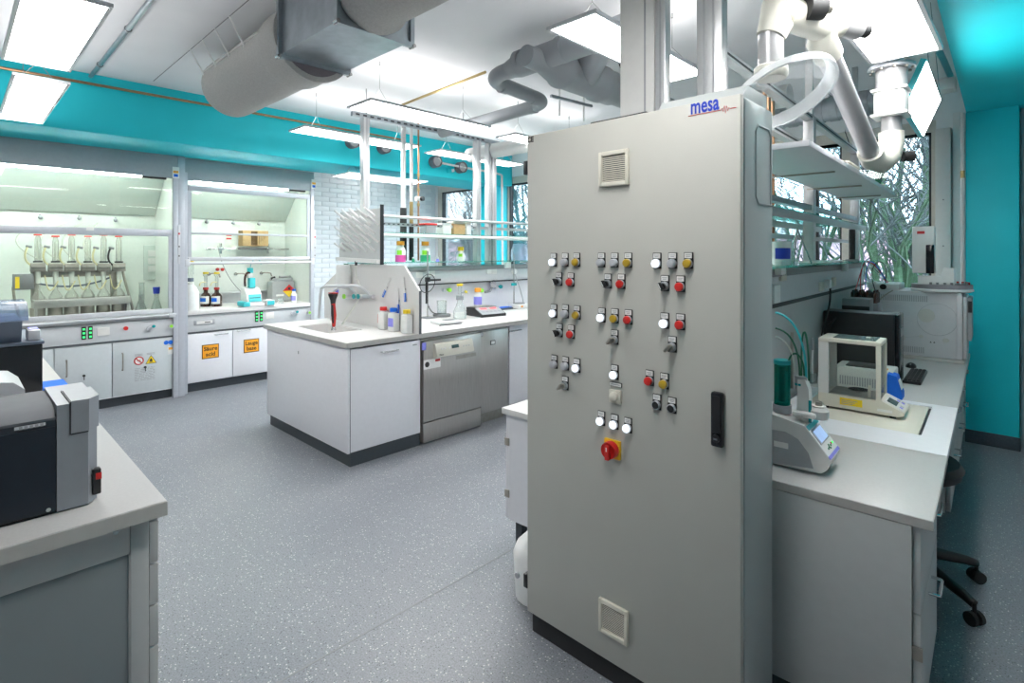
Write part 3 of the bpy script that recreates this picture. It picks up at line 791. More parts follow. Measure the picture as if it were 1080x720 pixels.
for L, t, px in ((L1, H1, 185.5), (L2, H2, 331)):
    c = L(px, 182 if px < 200 else 194, .013)
    MB().box(.0131, .0139, c.y-.032, c.y+.032, c.z-.06, c.z+.06).build('info_label', 'paper', t)
    MB().box(.0139, .0144, c.y-.024, c.y+.024, c.z-.005, c.z+.02).build('label_orange', 'orange', t)
    MB().box(.0139, .0144, c.y-.02, c.y+.02, c.z-.045, c.z-.015).build('label_blue', 'blue', t)

# ------------------------------------------------------------------ six-place apparatus in the first hood
XA = -6.98
def A(px, py, off=0): p = onX(px, py, XA+off); return p
base = A(85, 330); by0 = A(34, 320).y; by1 = A(135, 320).y; bc = (by0+by1)/2
t = thing('extraction_apparatus', 'six-place glass digestion apparatus on a steel trough inside the left hood', 'lab apparatus', (XA, bc, .90))
def G(px, py, off=0): p = A(px, py, off); return p - Vector((XA, bc, .90))
h = (by1-by0)/2
MB().box(-.13, .10, -h, h, .0, .02, .004).build('foot_plate', 'steel_plate', t)
tz0, tz1 = .105, .185
MB().box(.09, .115, -h, h, tz0, tz1, .004).box(-.13, -.11, -h, h, tz0, tz1).box(-.11, .09, -h, -h+.02, tz0, tz1).box(-.11, .09, h-.02, h, tz0, tz1).box(-.11, .09, -h+.02, h-.02, tz0, tz0+.01).build('trough', 'steel_plate', t)
for k in (-1, 1): MB().box(-.12, .11, k*h-.01*k, k*h-.03*k, .02, tz0).build('trough_leg', 'steel_plate', t)
UX = (39.7, 58.3, 75.2, 92.4, 108.9, 124.7)
rail_z = G(80, 288.5).z
MB().box(-.05, -.02, G(36, 290).y, G(126, 290).y, rail_z-.03, rail_z+.03, .003).build('cross_rail', 'steel_dull', t)
for px in (37, 120.5): y = G(px, 300).y; MB().box(-.06, -.015, y-.028, y+.028, tz1-.02, rail_z+.03, .003).build('upright', 'steel_dull', t)
for i, px in enumerate(UX):
    y = G(px, 282).y; zc = G(px, 281.5).z
    MB().cyl((0, y, .022), (0, y, .10), .058, n=20).cyl((0, y, .10), (0, y, .104), .062, n=20).build('heating_pot', 'steel_dull', t)
    MB().box(-.015, .06, y-.056, y+.056, zc-.045, zc+.04, .004).build('clamp_block', 'steel_dull', t)
    MB().box(.06, .066, y-.05, y+.05, zc-.01, zc-.004).build('clamp_slot', 'gasket', t)
    MB().box(-.01, .055, y-.033, y+.033, zc+.045, zc+.062, .003).build('clamp_top', 'gasket', t)
    top = G(px, 250.5 if i % 2 == 0 else 252).z
    MB().lathe([(.026, zc+.062), (.026, top-.02), (.02, top), (.016, top+.02), (0, top+.02)], (.02, y, 0), 14).build('condenser_tube', 'glass_clear', t)
    MB().cyl((.02, y, zc+.07), (.02, y, top-.03), .009, n=8).build('inner_coil', 'tubing_clear', t)
    MB().cyl((.02, y, top+.02), (.02, y, top+.034), .034, .03, n=14).build('red_cap', 'red', t)
    MB().lathe([(.018, zc-.16), (.024, zc-.05), (.024, zc-.045)], (.02, y, 0), 12).build('lower_tube', 'tubing_clear', t)
    fz = tz1+.0
    MB().lathe([(.0, fz-.03), (.05, fz-.025), (.055, fz+.02), (.03, fz+.07), (.018, fz+.09), (.018, zc-.16)], (.02, y, 0), 14).build('flask', 'glass_clear', t)
    s = -1 if i < 5 else -1
    MB().tube(bez((.03, y-.05, zc+.02), (.05, y-.11, zc+.06), (.05, y-.10, zc+.14), (.05, y-.075, zc+.20)), .009, 6).build('hose', 'tubing' if i < 5 else 'rubber', t)
    MB().cyl((.05, y-.09, zc+.205), (.05, y-.045, zc+.195), .012, n=8).build('hose_connector', 'mid_grey', t)
    if i < 5: MB().tube(bez((.03, y+.05, zc-.08), (.05, y+.07, zc-.25), (.05, y+.09, zc-.28), (.04, y+.15, zc-.14)), .006, 6).build('drip_hose', 'tubing', t)
for i in range(4):
    y = G(UX[i], 282).y; zc = G(px, 281.5).z
    MB().tube(bez((.03, y+.12, zc+.02), (-.02, y-.1, zc+.15), (-.05, y-.35+.1*i, zc+.3), (-.1, y+.1, zc+.46)), .007, 6).build('overhead_hose', 'tubing_clear', t)
q = G(24.5, 297); MB().box(-.06, .05, q.y-.075, q.y+.075, q.z-.075, q.z+.075, .005).build('control_box', 'mid_grey', t)
MB().box(.05, .054, q.y-.06, q.y-.03, q.z-.06, q.z+.05).build('box_label', 'yellow', t)
MB().tube(bez((-.03, q.y-.07, q.z-.05), (-.03, q.y-.06, .2), (-.05, q.y-.05, .1), (0, q.y-.02, .02)), .012, 6).build('cable', 'steel_dull', t)
MB().tube(bez((0, G(41, 299).y, G(41, 299).z), (.03, G(60, 303).y, G(60, 303).z), (.03, G(90, 304).y, G(90, 304).z), (.0, G(117, 292).y, G(117, 292).z)), .009, 6).build('black_hose', 'slate', t)
MB().tube(bez((.03, G(129, 286).y, G(129, 286).z), (.05, G(131, 300).y, G(131, 300).z), (.05, G(136, 312).y, G(136, 312).z), (.05, G(139, 322).y, .03)), .014, 6).build('drain_hose', 'steel_dull', t)

# ------------------------------------------------------------------ glassware generators
def vessel(name, prof, m, label, cat, loc, cap=None, liquid=None, lab=None, n=20, group=None, capm='cap_orange', labm='lime', labz=(.3, .6)):
    t = thing(name, label, cat, loc, 0, group)
    MB().lathe(prof, n=n).build('body', m, t)
    if cap: MB().lathe(cap, n=n).build('cap', capm, t)
    if liquid: MB().lathe(liquid[0], n=n).build('liquid', liquid[1], t)
    if lab:
        r, z0, z1, a0, a1 = lab; mb = MB(); k = 8; v = []
        for i in range(k+1):
            an = R(a0+(a1-a0)*i/k); v += [(math.cos(an)*r, math.sin(an)*r, z0), (math.cos(an)*r, math.sin(an)*r, z1)]
        mb.add(v, [(2*i, 2*i+2, 2*i+3, 2*i+1) for i in range(k)]); mb.build('paper_label', labm, t)
    return t
def bottle_prof(r, h, neck, nh): return [(0, 0), (r*.95, 0), (r, r*.08), (r, h-nh-r*.75), (r*.8, h-nh-r*.3), (neck*1.05, h-nh), (neck, h-nh+.004), (neck, h), (0, h)]
def cap_prof(r, z, h): return [(0, z), (r, z), (r, z+h*.9), (r*.9, z+h), (0, z+h)]
def flask_prof(r, h, neck): return [(0, 0), (r*.95, .002), (r, .012), (neck*1.1, h*.68), (neck, h*.74), (neck, h*.97), (neck*1.2, h), (neck*1.1, h), (neck*.9, h*.97), (neck*.9, h*.74), (r*.9, .016), (0, .012)]
CAMDIR = -45
# loose things in the left hood
p = onZ(150, 327, .90); vessel('erlenmeyer_flask', flask_prof(.062, .19, .02), 'glass_edge', 'low conical glass flask right of the six-place apparatus', 'flask', (-6.92, onX(148.5, 320, -6.92).y, .90))
vessel('erlenmeyer_flask', flask_prof(.06, .20, .022), 'glass_edge', 'conical flask with a purple stopper near the hood post', 'flask', (-6.83, onX(165, 320, -6.83).y, .90), cap=[(0, .20), (.03, .20), (.034, .27), (0, .27)], capm='logo_blue')
t = vessel('measuring_cylinder', [(0, 0), (.05, 0), (.05, .012), (.026, .018), (.026, .30), (.032, .31), (.024, .305), (.022, .02), (0, .018)], 'glass_edge', 'tall measuring cylinder standing at the back of the left hood', 'cylinder', (-7.12, onX(149.5, 300, -7.12).y, .90))
c = onX(161, 277, -7.365); t = thing('socket_panel', 'framed white socket panel on the rear wall of the left hood', 'socket', (-7.369, c.y, c.z))
MB().box(0, .012, -.09, .09, -.20, .20, .003).build('frame', 'hood_baffle', t)
for k in (-.07, .02, .11): MB().box(.012, .022, -.05, .04, k-.035, k+.035, .004).build('socket', 'offwhite', t)
MB().box(.012, .02, -.04, .04, -.19, -.13, .004).build('cover_plate', 'hood_baffle', t)

# ------------------------------------------------------------------ loose things in the right hood
def W2(px, py): p = onZ(px, py, .90); return (p.x, p.y, .90)
t = vessel('plastic_canister', [(0, 0), (.078, 0), (.083, .01), (.083, .20), (.055, .26), (.033, .285), (.033, .31), (0, .31)], 'hdpe', 'white translucent canister at the left end of the open hood', 'canister', W2(201, 327), cap=[(0, .31), (.014, .31), (.014, .33), (.024, .33), (.024, .40), (.03, .40), (.03, .53), (.018, .55), (0, .55)], capm='glass_edge')
MB().lathe([(.032, .53), (.032, .56), (0, .56)], n=14).build('dispenser_top', 'yellow', t); MB().lathe([(.032, .32), (.032, .36), (0, .36)], n=14).build('dispenser_collar', 'slate', t)
for px, lb in ((217, 'brown glass bottle with dispenser beside the white canister'), (228.6, 'brown glass bottle with dispenser, second from the white canister')):
    t = vessel('amber_bottle', bottle_prof(.058, .20, .024, .035), 'amber_glass', lb, 'bottle', W2(px, 323), cap=cap_prof(.03, .20, .028), lab=(.059, .035, .125, -110, 20), labm='paper', capm='red_dark', group='brown reagent bottles')
    MB().lathe([(.018, .228), (.018, .36), (.03, .365), (.03, .39), (0, .39)], n=12).build('dispenser', 'glass_edge', t)
    MB().lathe([(.031, .39), (.031, .41), (0, .41)], n=12).build('dispenser_top', 'yellow', t)
    MB().tube(bez((0, 0, .29), (.03, -.05, .30), (.05, -.08, .29), (.05, -.08, .25)), .007, 6).build('spout', 'tubing', t)
    v = []
    for i in range(7):
        an = R(-95+13*i); v += [(math.cos(an)*.0596, math.sin(an)*.0596, .06), (math.cos(an)*.0596, math.sin(an)*.0596, .105)]
    MB().add(v, [(2*i, 2*i+2, 2*i+3, 2*i+1) for i in range(6)]).build('label_stripe', 'blue', t)
# titrator
x, y, z = W2(268, 323)
t = thing('titrator', 'turquoise and white bench titrator in the middle of the open hood', 'titrator', (x-.05, y, z))
MB().box(-.12, .10, -.13, .11, 0, .04, .012).build('base', 'white_plastic', t); MB().box(-.12, .104, -.135, -.06, .005, .06, .01).build('base_trim', 'turquoise', t)
MB().prism([(-.12, .04), (.09, .04), (.06, .15), (-.02, .22), (-.12, .22)], 'y', -.09, .08).build('housing', 'white_plastic', t)
MB().prism([(.09, .06), (.095, .06), (.068, .145), (.063, .145)], 'y', -.07, .07).build('front_panel', 'turquoise', t)
MB().box(.076, .082, -.06, .06, .09, .11).build('display', 'lcd_dark', t)
MB().box(-.06, .02, -.04, .03, .22, .34, .008).build('burette_unit', 'turquoise', t); MB().box(-.05, .01, -.055, .0, .34, .40, .01).build('burette_head', 'white_plastic', t)
MB().cyl((-.02, -.02, .40), (-.02, -.02, .46), .035, n=14).build('dosing_valve', 'turquoise', t)
MB().tube(bez((0, -.03, .40), (.02, -.1, .42), (.02, -.1, .32), (.02, -.09, .24)), .014, 6).build('dark_tube', 'amber_glass', t)
MB().box(-.02, .12, .12, .22, 0, .07, .01).build('keypad', 'white_plastic', t); MB().box(.12, .125, .13, .21, .012, .06).build('keypad_face', 'turquoise', t)
MB().tube(bez((-.02, -.02, .46), (0, .0, .6), (0, .08, .6), (0, .1, .5)), .004, 6).build('titrant_tube', 'turquoise', t)
# jerrycan
x, y, z = W2(299, 318)
t = thing('jerrycan', 'grey plastic jerrycan with a red and yellow hazard diamond', 'canister', (x-.08, y, z))
mb = MB(); mb.prism([(-.15, 0), (.15, 0), (.15, .25), (.12, .29), (-.05, .30), (-.13, .27), (-.15, .24)], 'y', -.09, .09)
MB().box(-.09, .09, -.15, .15, 0, .27, .02).box(-.075, .075, -.12, .13, .26, .31, .014).build('tank', 'can_grey', t)
MB().tube([(0, -.02, .29), (0, -.02, .325), (0, .12, .325), (0, .12, .285)], .015, 8).build('carry_handle', 'can_grey', t); MB().cyl((0, -.09, .28), (0, -.105, .325), .028, n=14).build('screw_cap', 'black', t)
c = Vector((.0915, .07, .14)); s = .085
MB().prism([(c.y-s, c.z), (c.y+s, c.z), (c.y, c.z+s)], 'x', c.x, c.x+.001).build('hazard_diamond_top', 'red', t)
MB().prism([(c.y-s, c.z), (c.y, c.z-s), (c.y+s, c.z)], 'x', c.x, c.x+.001).build('hazard_diamond_base', 'yellow', t)
MB().box(c.x+.001, c.x+.0015, c.y-.015, c.y+.015, c.z+.015, c.z+.045).build('hazard_symbol', 'print_black', t)
MB().box(.091, .092, -.10, -.0, .075, .10).build('can_label', 'paper', t)
vessel('plastic_bottle', bottle_prof(.036, .15, .02, .02), 'hdpe', 'small white bottle with a blue cap before the jerrycan', 'bottle', W2(310, 319), cap=cap_prof(.024, .15, .025), capm='blue', lab=(.037, .03, .09, -100, 10), labm='violet')
vessel('glass_beaker', [(0, 0), (.035, 0), (.037, .07), (.038, .07), (.034, .004), (0, .004)], 'glass_edge', 'tiny glass beaker before the jerrycan', 'beaker', W2(296, 320))
# shelf bar, box and taps on the rear wall of the right hood
XB2 = -7.455
c = onX(268, 251, XB2+.15)
t = thing('cardboard_box', 'brown cardboard box on the bar inside the open hood', 'box', (XB2+.13, c.y, onX(268, 259.5, XB2+.13).z))
MB().box(-.08, .08, -.16, .16, 0, .20, .002).build('carton', 'card_brown', t)
MB().box(.0805, .0812, -.06, .02, .01, .19).build('dark_print', 'brown_edge', t)
mb = MB()
for k in range(5): mb.box(.0805, .0812, .04+k*.02, .045+k*.02, .03+k*.02, .15)
mb.build('box_print', 'brown_edge', t)
t = thing('rear_bar', 'horizontal rod with clamps across the rear of the open hood', 'rod', (XB2+.13, onX(262, 262, XB2).y, onX(268, 261.5, XB2+.13).z-.012))
MB().tube([(0, -.55, 0), (0, .48, 0)], .011, 8).build('rod', 'steel_tube', t)
MB().box(-.10, .08, -.2, .26, .0112, .016).build('shelf_plate', 'steel_plate', t)
for y in (-.5, .4): MB().box(-.12, .015, y-.01, y+.01, -.015, .01).build('wall_bracket', 'steel_tube', t)
for y in (-.38, .2): MB().cyl((.0, y, -.06), (.0, y, .07), .016, n=10).box(-.02, .03, y-.025, y+.025, -.02, .02, .004).build('clamp', 'chrome', t)
MB().box(.012, .013, -.26, -.18, -.01, .05).build('white_tag', 'paper', t)
c = onX(241, 252, XB2); t = thing('safety_notice', 'small red and white notice on the rear wall of the open hood', 'notice', (XB2+.0105, c.y, c.z))
MB().box(0, .002, -.035, .035, -.075, .075).build('sheet', 'paper', t); MB().box(.002, .003, -.032, .032, .04, .07).box(.002, .003, -.032, .032, -.005, .015).build('red_print', 'red', t)
for i, (px, py) in enumerate(((227.8, 284), (233, 284))):
    c = onX(px, py, XB2); t = thing('red_tap', 'red tap knob on the rear wall, %s of the pair' % ('left' if i == 0 else 'right'), 'tap', (XB2+.0105, c.y, c.z), 0, 'red tap knobs')
    MB().cyl((0, 0, 0), (.03, 0, 0), .012, n=8).build('spindle', 'chrome', t); MB().lathe([(0, .03), (.018, .03), (.021, .036), (.021, .055), (.014, .06), (0, .06)], n=10, M=Matrix.Rotation(R(90), 4, 'Y')).build('knob', 'red_dark', t)
for i, (px, py, lb) in enumerate(((220, 289, 'left'), (248, 289, 'middle'), (275, 288, 'right'))):
    c = onX(px, py, XB2); t = thing('water_spout', 'bent metal spout on the open hood rear wall, %s of three' % lb, 'tap', (XB2+.0105, c.y, c.z), 0, 'bent spouts')
    MB().tube([(0, 0, 0), (.05, 0, 0), (.09, 0, .01), (.10, .05, .01), (.10, .09, .0), (.10, .10, -.04)], .009, 8).build('spout', 'steel_dull', t); MB().cyl((0, 0, 0), (.01, 0, 0), .022, n=12).build('rosette', 'chrome', t)
c = onX(250, 302, XB2+.02); t = thing('rear_ledge', 'low stainless ledge along the rear of the open hood', 'ledge', (XB2+.02, 2.49, .90))
MB().box(-.009, .05, -.62, .60, .12, .14, .003).box(-.009, .0, -.62, .60, .0, .12).build('plate', 'panel_grey', t)
t = thing('cable', 'thin dark cable hanging from the rod inside the open hood', 'cable', (XB2+.2, onX(233, 284, XB2+.2).y, .905))
MB().tube(bez((-.05, -.02, .72), (0, .03, .35), (.05, .15, .2), (.15, .32, .015)), .004, 6).build('cord', 'mid_grey', t); MB().cyl((.15, .31, .015), (.17, .35, .015), .014, n=8).build('plug', 'red', t)

# ================================================================== island bench with sink
IX0, IX1, IY0, IY1, HB = -4.97, -3.50, 1.945, 5.35, .90
ps = [onZ(*q, HB) for q in ((320, 346.7), (360, 342), (384, 345.5), (344, 351))]
sx0, sx1 = -4.62, -4.02
sy0, sy1 = 2.08, 2.38
t = thing('island_worktop', 'light grey island worktop with a moulded sink at its near end', 'worktop', ((IX0+IX1)/2, IY0, .86))
cx = (IX0+IX1)/2
def wt(x0, x1, y0, y1): return (x0-cx, x1-cx, y0-IY0, y1-IY0)
MB().box(*wt(IX0, IX1, IY0, sy0), 0, .04, .0).box(*wt(IX0, sx0, sy0, sy1), 0, .04).box(*wt(sx1, IX1, sy0, sy1), 0, .04).box(*wt(IX0, IX1, sy1, IY1), 0, .04).build('top', 'worktop', t)
MB().box(*wt(IX0-.003, IX1+.003, IY0-.004, IY0), .003, .037).box(*wt(IX1, IX1+.004, IY0, IY1), .003, .037).build('edge_band', 'worktop_edge', t)
MB().box(*wt(sx0, sx0+.012, sy0, sy1), -.16, .034).box(*wt(sx1-.012, sx1, sy0, sy1), -.16, .034).box(*wt(sx0+.012, sx1-.012, sy0, sy0+.012), -.16, .034).box(*wt(sx0+.012, sx1-.012, sy1-.012, sy1), -.16, .034).box(*wt(sx0, sx1, sy0, sy1), -.175, -.16).build('sink_basin', 'worktop', t)
c = Vector(((sx0+sx1)/2-cx, (sy0+sy1)/2-IY0, -.16)); MB().cyl(c, c+Vector((0, 0, .004)), .03, n=16).build('drain', 'chrome', t)

def cab(name, label, x0, x1, y0, y1, m, plinth_in=.0, cat='cabinet', top=.857):
    t = thing(name, label, cat, ((x0+x1)/2, (y0+y1)/2, 0))
    hx, hy = (x1-x0)/2, (y1-y0)/2
    MB().box(-hx, hx-.022, -hy, hy, .10, .17).box(-hx, hx-.022, -hy, -hy+.018, .17, top).box(-hx, hx-.022, hy-.018, hy, .17, top).box(-hx, -hx+.018, -hy+.018, hy-.018, .17, top).build('carcass', m, t) if name == 'sink_cabinet' else MB().box(-hx, hx-.022, -hy, hy, .10, top).build('carcass', m, t)
    MB().box(-hx+.01, hx-.01-plinth_in, -hy+.006, hy, 0, .10).build('plinth', 'plinth', t)
    return t, hx, hy
t, hx, hy = cab('sink_cabinet', 'white sink cabinet at the near end of the island', -4.94, -3.52, 1.98, 2.60, 'door_white')
# end panel and door
MB().box(-hx, hx, -hy-.018, -hy-.0005, .10, .857, .002).build('end_panel', 'door_white', t)
dr = MB().box(hx-.02, hx, -hy+.004, hy-.002, .104, .845, .002).build('door', 'door_white', t)
MB().box(hx-.006, hx+.001, -hy-.0, -hy+.0038, .10, .857).build('edge_gap', 'door_frame_line', t)
B0 = Vector((-4.23, 2.29, 0))
a = onX(402, 371, -3.52)-B0; b = onX(418.5, 367.8, -3.52)-B0; b.z = a.z
mb = MB(); handle_bar(mb, a, b, (.03, 0, 0), .006); mb.build('handle', 'chrome', dr)
c = onY(314.8, 371.5, 1.962)-B0; MB().box(c.x-.006, c.x+.006, c.y-.0025, c.y, c.z-.012, c.z+.012).build('keyhole_plate', 'steel_tube', t)
c = onX(437.5, 363.5, -3.52)-B0; MB().box(c.x-.0, c.x+.001, c.y-.02, c.y+.02, c.z-.004, c.z+.004).build('maker_mark', 'print_grey', dr)
for pz in (.42, .12): MB().box(-hx-.014, -hx, -hy+.02, -hy+.05, pz, pz+.05, .003).build('hinge', 'steel_dull', t)

# dishwasher
t = thing('lab_dishwasher', 'stainless steel undercounter glassware washer in the island', 'dishwasher', (-3.82, 2.93, 0))
B0 = Vector((-3.82, 2.93, 0)); xf = .32
def LX(px, py, off=0): p = onX(px, py, -3.50+off)-B0; return p
MB().box(-.28, xf-.035, -.315, .315, .02, .845).build('body', 'steel_brushed', t)
zk = LX(446, 447).z
dr = MB().box(xf-.033, xf, -.312, .312, zk+.006, .832, .004).build('door', 'steel_brushed', t)
MB().box(xf-.04, xf-.006, -.312, .312, .015, zk-.004, .003).build('kick_panel', 'steel_brushed', t)
a = LX(457, 366); b = LX(496, 362); zc0 = LX(476, 374.5).z; zc1 = LX(476, 359.5).z
MB().prism([(xf+.0, zc0), (xf+.045, zc0+.012), (xf+.05, zc0+.025), (xf+.028, zc1-.004), (xf, zc1)], 'y', a.y, b.y).build('control_fascia', 'cream_plastic', dr)
ym = (a.y+b.y)/2
sl = math.atan2(.022, zc1-zc0-.029)
def fas(y, f, w, h, nm, m):
    z = zc0+.025+(zc1-.004-zc0-.025)*f; x = xf+.05-.022*f
    MB().obox(Matrix.Translation((x+.001, y, z)) @ Matrix.Rotation(-sl, 4, 'Y'), .003, w, h).build(nm, m, dr)
fas(ym+.0, .6, .075, .028, 'display', 'lcd_dark')
for k in (-.14, -.11, -.06): fas(ym+k, .55, .014, .014, 'button', 'offwhite')
for k in (.09, .12, .15): fas(ym+k, .5, .016, .012, 'button', 'gc_beige')
text('maker_word', 'MIELE'.title(), .02, 'print_black', dr, Mface((xf+.052, ym-.155, zc0+.03), (0, 1, 0), (-.2, 0, 1)))
c = LX(492, 375); MB().box(xf, xf+.001, LX(481, 375).y, LX(502, 375).y, c.z-.016, c.z+.016).build('grip_strip', 'steel_dull', dr)
c = LX(450.5, 384.6); e = LX(459, 383)
MB().box(xf, xf+.001, c.y-.035, e.y+.055, e.z-.036, e.z+.04, .0).build('notice_sticker', 'paper', dr)
MB().cyl((xf+.001, c.y, c.z+.002), (xf+.0018, c.y, c.z+.002), .022, n=16).build('sticker_symbol', 'print_black', dr)
MB().box(xf+.001, xf+.0018, e.y-.0, e.y+.05, e.z+.014, e.z+.034).build('sticker_red', 'logo_red', dr)
c = LX(447.2, 365.2); MB().box(xf, xf+.001, c.y-.02, c.y+.02, c.z-.03, c.z+.03).build('blue_sticker', 'violet', dr)
# narrow steel cabinet next to it
t = thing('steel_cabinet', 'narrow stainless cabinet right of the glassware washer', 'cabinet', (-3.83, 3.43, 0))
MB().box(-.28, .285, -.175, .175, .10, .845).build('body', 'steel_brushed', t)
MB().box(.286, .31, -.172, .172, .115, .838, .003).build('front_panel', 'steel_brushed', t)
MB().box(-.28, .24, -.175, .175, 0, .10).build('plinth', 'steel_dull', t)
p = onX(519.5, 361, -3.52); MB().box(.311, .315, p.y-3.43-.03, p.y-3.43+.03, p.z-.02, p.z+.02).build('tag_plate', 'black', t)
MB().box(.3152, .3165, p.y-3.43-.022, p.y-3.43+.022, p.z-.013, p.z+.013).build('tag_sticker', 'paper', t)
p = onX(507.5, 352.5, -3.52); MB().cyl((.311, p.y-3.43, p.z), (.316, p.y-3.43, p.z), .022, n=16).build('port_cover', 'steel_tube', t)
t, hx, hy = cab('base_cabinet', 'white base cabinet just left of the control cabinet, beyond the washer', -4.1, -3.56, 3.66, 4.6, 'door_white', .05)
dr = MB().box(hx-.02, hx, -hy+.003, hy-.003, .104, .845, .002).build('door', 'door_white', t)
B0 = Vector((-3.83, 4.13, 0)); a = onX(536, 349, -3.56)-B0; b = onX(548, 347, -3.56)-B0; b.z = a.z; mb = MB(); handle_bar(mb, a, b, (.03, 0, 0), .006); mb.build('handle', 'chrome', dr)
t, hx, hy = cab('base_cabinet', 'white base cabinet at the window end of the island', -4.1, -3.56, 4.605, 5.3, 'door_white', .05)
MB().box(hx-.02, hx, -hy+.003, hy-.003, .104, .845, .002).build('door', 'door_white', t)
t, hx, hy = cab('base_cabinet', 'white base cabinet on the hood side of the island', -4.94, -4.12, 2.62, 5.3, 'door_white', .0)
MB().box(hx-.02, hx, -hy+.003, hy-.003, .104, .845, .002).build('door', 'door_white', t)

# splash panel across the island
YS = 2.56
P = [onY(*q, YS) for q in ((340, 300), (365, 280), (427, 280), (447, 307))]
px0, px1 = max(P[0].x, -5.03), min(P[3].x, -3.47)
t = thing('splash_panel', 'pale splash screen with cut corners across the island behind the sink', 'screen', (-4.25, YS, .90))
MB().prism([(px0+4.25, .0), (px1+4.25, .0), (px1+4.25, P[3].z-.9), (P[2].x+4.25, P[2].z-.9), (P[1].x+4.25, P[2].z-.9), (px0+4.25, P[0].z-.9)], 'y', -.009, .009).build('panel', 'worktop', t)
MB().box(px1+4.25, px1+4.253, -.011, .011, .0, P[3].z-.9).build('dark_edge', 'door_frame_line', t)
def S(px, py, off=-.012): return onY(px, py, YS+off)
# water taps on the splash panel
t = thing('water_taps', 'white lab water taps with green rings on the splash screen', 'tap', (S(385, 312).x, YS-.0092, S(385, 312).z))
B0 = Vector(t.location)
def T(px, py, o): return Vector((S(px, py).x, YS-.0092, S(px, py).z)) - B0 + Vector((0, -o, 0))
MB().cyl(T(370, 312.5, .035), T(397, 312.5, .035), .017, n=12).build('manifold', 'silver_light', t)
for px in (370.5, 381, 385.5):
    c = T(px, 312, 0); MB().cyl(c, c+Vector((0, -.07, 0)), .018, n=12).build('valve', 'white_plastic', t)
    MB().cyl(c+Vector((0, -.071, 0)), c+Vector((0, -.082, 0)), .022, n=14).build('valve_ring', 'lime' if px < 380 else 'teal_plastic', t)
MB().tube([T(393, 310, .035), T(391, 302, .10), T(388, 300.5, .13), T(365, 300.5, .2), T(360, 303, .2), T(358.5, 312, .2), T(357, 333, .2)], .014, 8).build('spout', 'silver_light', t)
MB().tube([T(381, 310, .05), T(378, 302, .1), T(372, 301.5, .13), T(368, 306, .15), T(366, 325, .15), T(365, 336, .15)], .012, 8).build('spout', 'silver_light', t)
MB().tube(bez(T(385.5, 313, .06), T(383, 325, .1), T(376, 335, .12), T(372, 350, .16)), .008, 8).build('hose', 'tubing_clear', t)
# paper towel roll / white cylinder on the screen
c = S(368.5, 304); t = thing('towel_dispenser', 'white cylindrical dispenser on the splash screen', 'dispenser', (c.x, YS-.075, c.z))
MB().lathe([(0, 0), (.058, 0), (.063, .01), (.063, .20), (.055, .22), (0, .22)], n=22).box(-.03, .03, .05, .0655, .04, .18).build('body', 'white_plastic', t)
MB().cyl((-.03, -.05, -.04), (-.03, -.05, -.001), .022, n=12).build('nozzle', 'violet', t)
c = S(365, 281.6); t = thing('safety_sign', 'small green rescue sign on top of the splash screen', 'sign', (c.x, YS-.0095, c.z+.0))
MB().box(-.04, .04, -.004, 0, -.032, .032).build('plate', 'green_dark', t); MB().box(-.03, -.008, -.0052, -.0041, -.016, .016).build('symbol', 'paper', t); MB().box(.008, .03, -.0052, -.0041, -.016, .016).build('symbol', 'paper', t)
# red and black hand tool standing on the worktop
p = onZ(352, 348, HB); t = thing('bottle_brush_tool', 'red and black hand tool standing upright beside the sink', 'tool', (p.x, p.y, HB))
MB().cyl((0, 0, 0), (0, 0, .03), .022, .012, n=12).build('foot', 'chrome', t); MB().tube([(0, 0, .03), (.0, 0, .12), (-.01, 0, .22)], [.014, .022, .018], 10).build('grip', 'red', t)
MB().tube([(.012, -.012, .06), (.012, -.018, .14), (0, -.014, .21)], [.008, .012, .010], 8).build('grip_insert', 'black', t); MB().lathe([(.018, .21), (.024, .25), (.04, .29), (.04, .30), (0, .30)], (-.012, 0, 0), 14).build('head', 'black', t); MB().box(-.05, .03, -.025, .025, .30, .312, .004).build('head_cap', 'red_dark', t)
# three thin pipette stems clipped to the screen
for px, py, tilt, lb in ((408.5, 303, 35, 'tilted glass pipette with blue tip leaning on the splash screen'), (421, 317, 2, 'upright blue-tipped pipette clipped low on the splash screen'), (427.5, 305, -6, 'upright blue-tipped pipette clipped high on the splash screen')):
    c = S(px, py); t = thing('pipette', lb, 'pipette', (c.x, YS-.02, c.z)); t.rotation_euler = (0, R(tilt), 0)
    MB().cyl((0, 0, -.09), (0, 0, .10), .005, n=8).build('stem', 'paper', t); MB().box(-.011, .011, -.004, .004, -.10, -.03, .002).build('tip', 'blue', t)
    MB().cyl((0, .0, 0), (0, .011, 0), .006, n=8).build('clip', 'grey_plastic', t)
# three detergent bottles
def squarebottle(p, capm, lb, labm, h=.15, w=.04):
    t = thing('detergent_bottle', lb, 'bottle', p, R(8), 'bottles at the foot of the splash screen')
    MB().box(-w, w, -w*.8, w*.8, 0, h, .012).lathe([(.022, h-.002), (.02, h+.018), (0, h+.018)], n=14).build('body', 'hdpe', t)
    MB().lathe(cap_prof(.03, h+.01, .03), n=14).build('cap', capm, t)
    MB().box(w*.0-.03, .03, -w*.8-.001, -w*.8, .04, .11).build('paper_label', labm, t)
    return t
q = onZ(411, 346.5, HB); t = squarebottle((q.x, min(q.y, 2.505), HB), 'red', 'white bottle with red cap, left of three by the splash screen', 'paper'); MB().box(-.054, -.041, -.02, .02, .05, .13, .005).build('red_grip', 'red', t)
q = onZ(420.5, 348.5, HB); t = squarebottle((q.x, min(q.y, 2.505), HB), 'blue', 'white bottle with blue cap, middle of three by the splash screen', 'violet')
q = onZ(430, 351.5, HB); squarebottle((q.x, min(q.y, 2.505), HB), 'yellow', 'white bottle with yellow cap, right of three by the splash screen', 'hdpe')
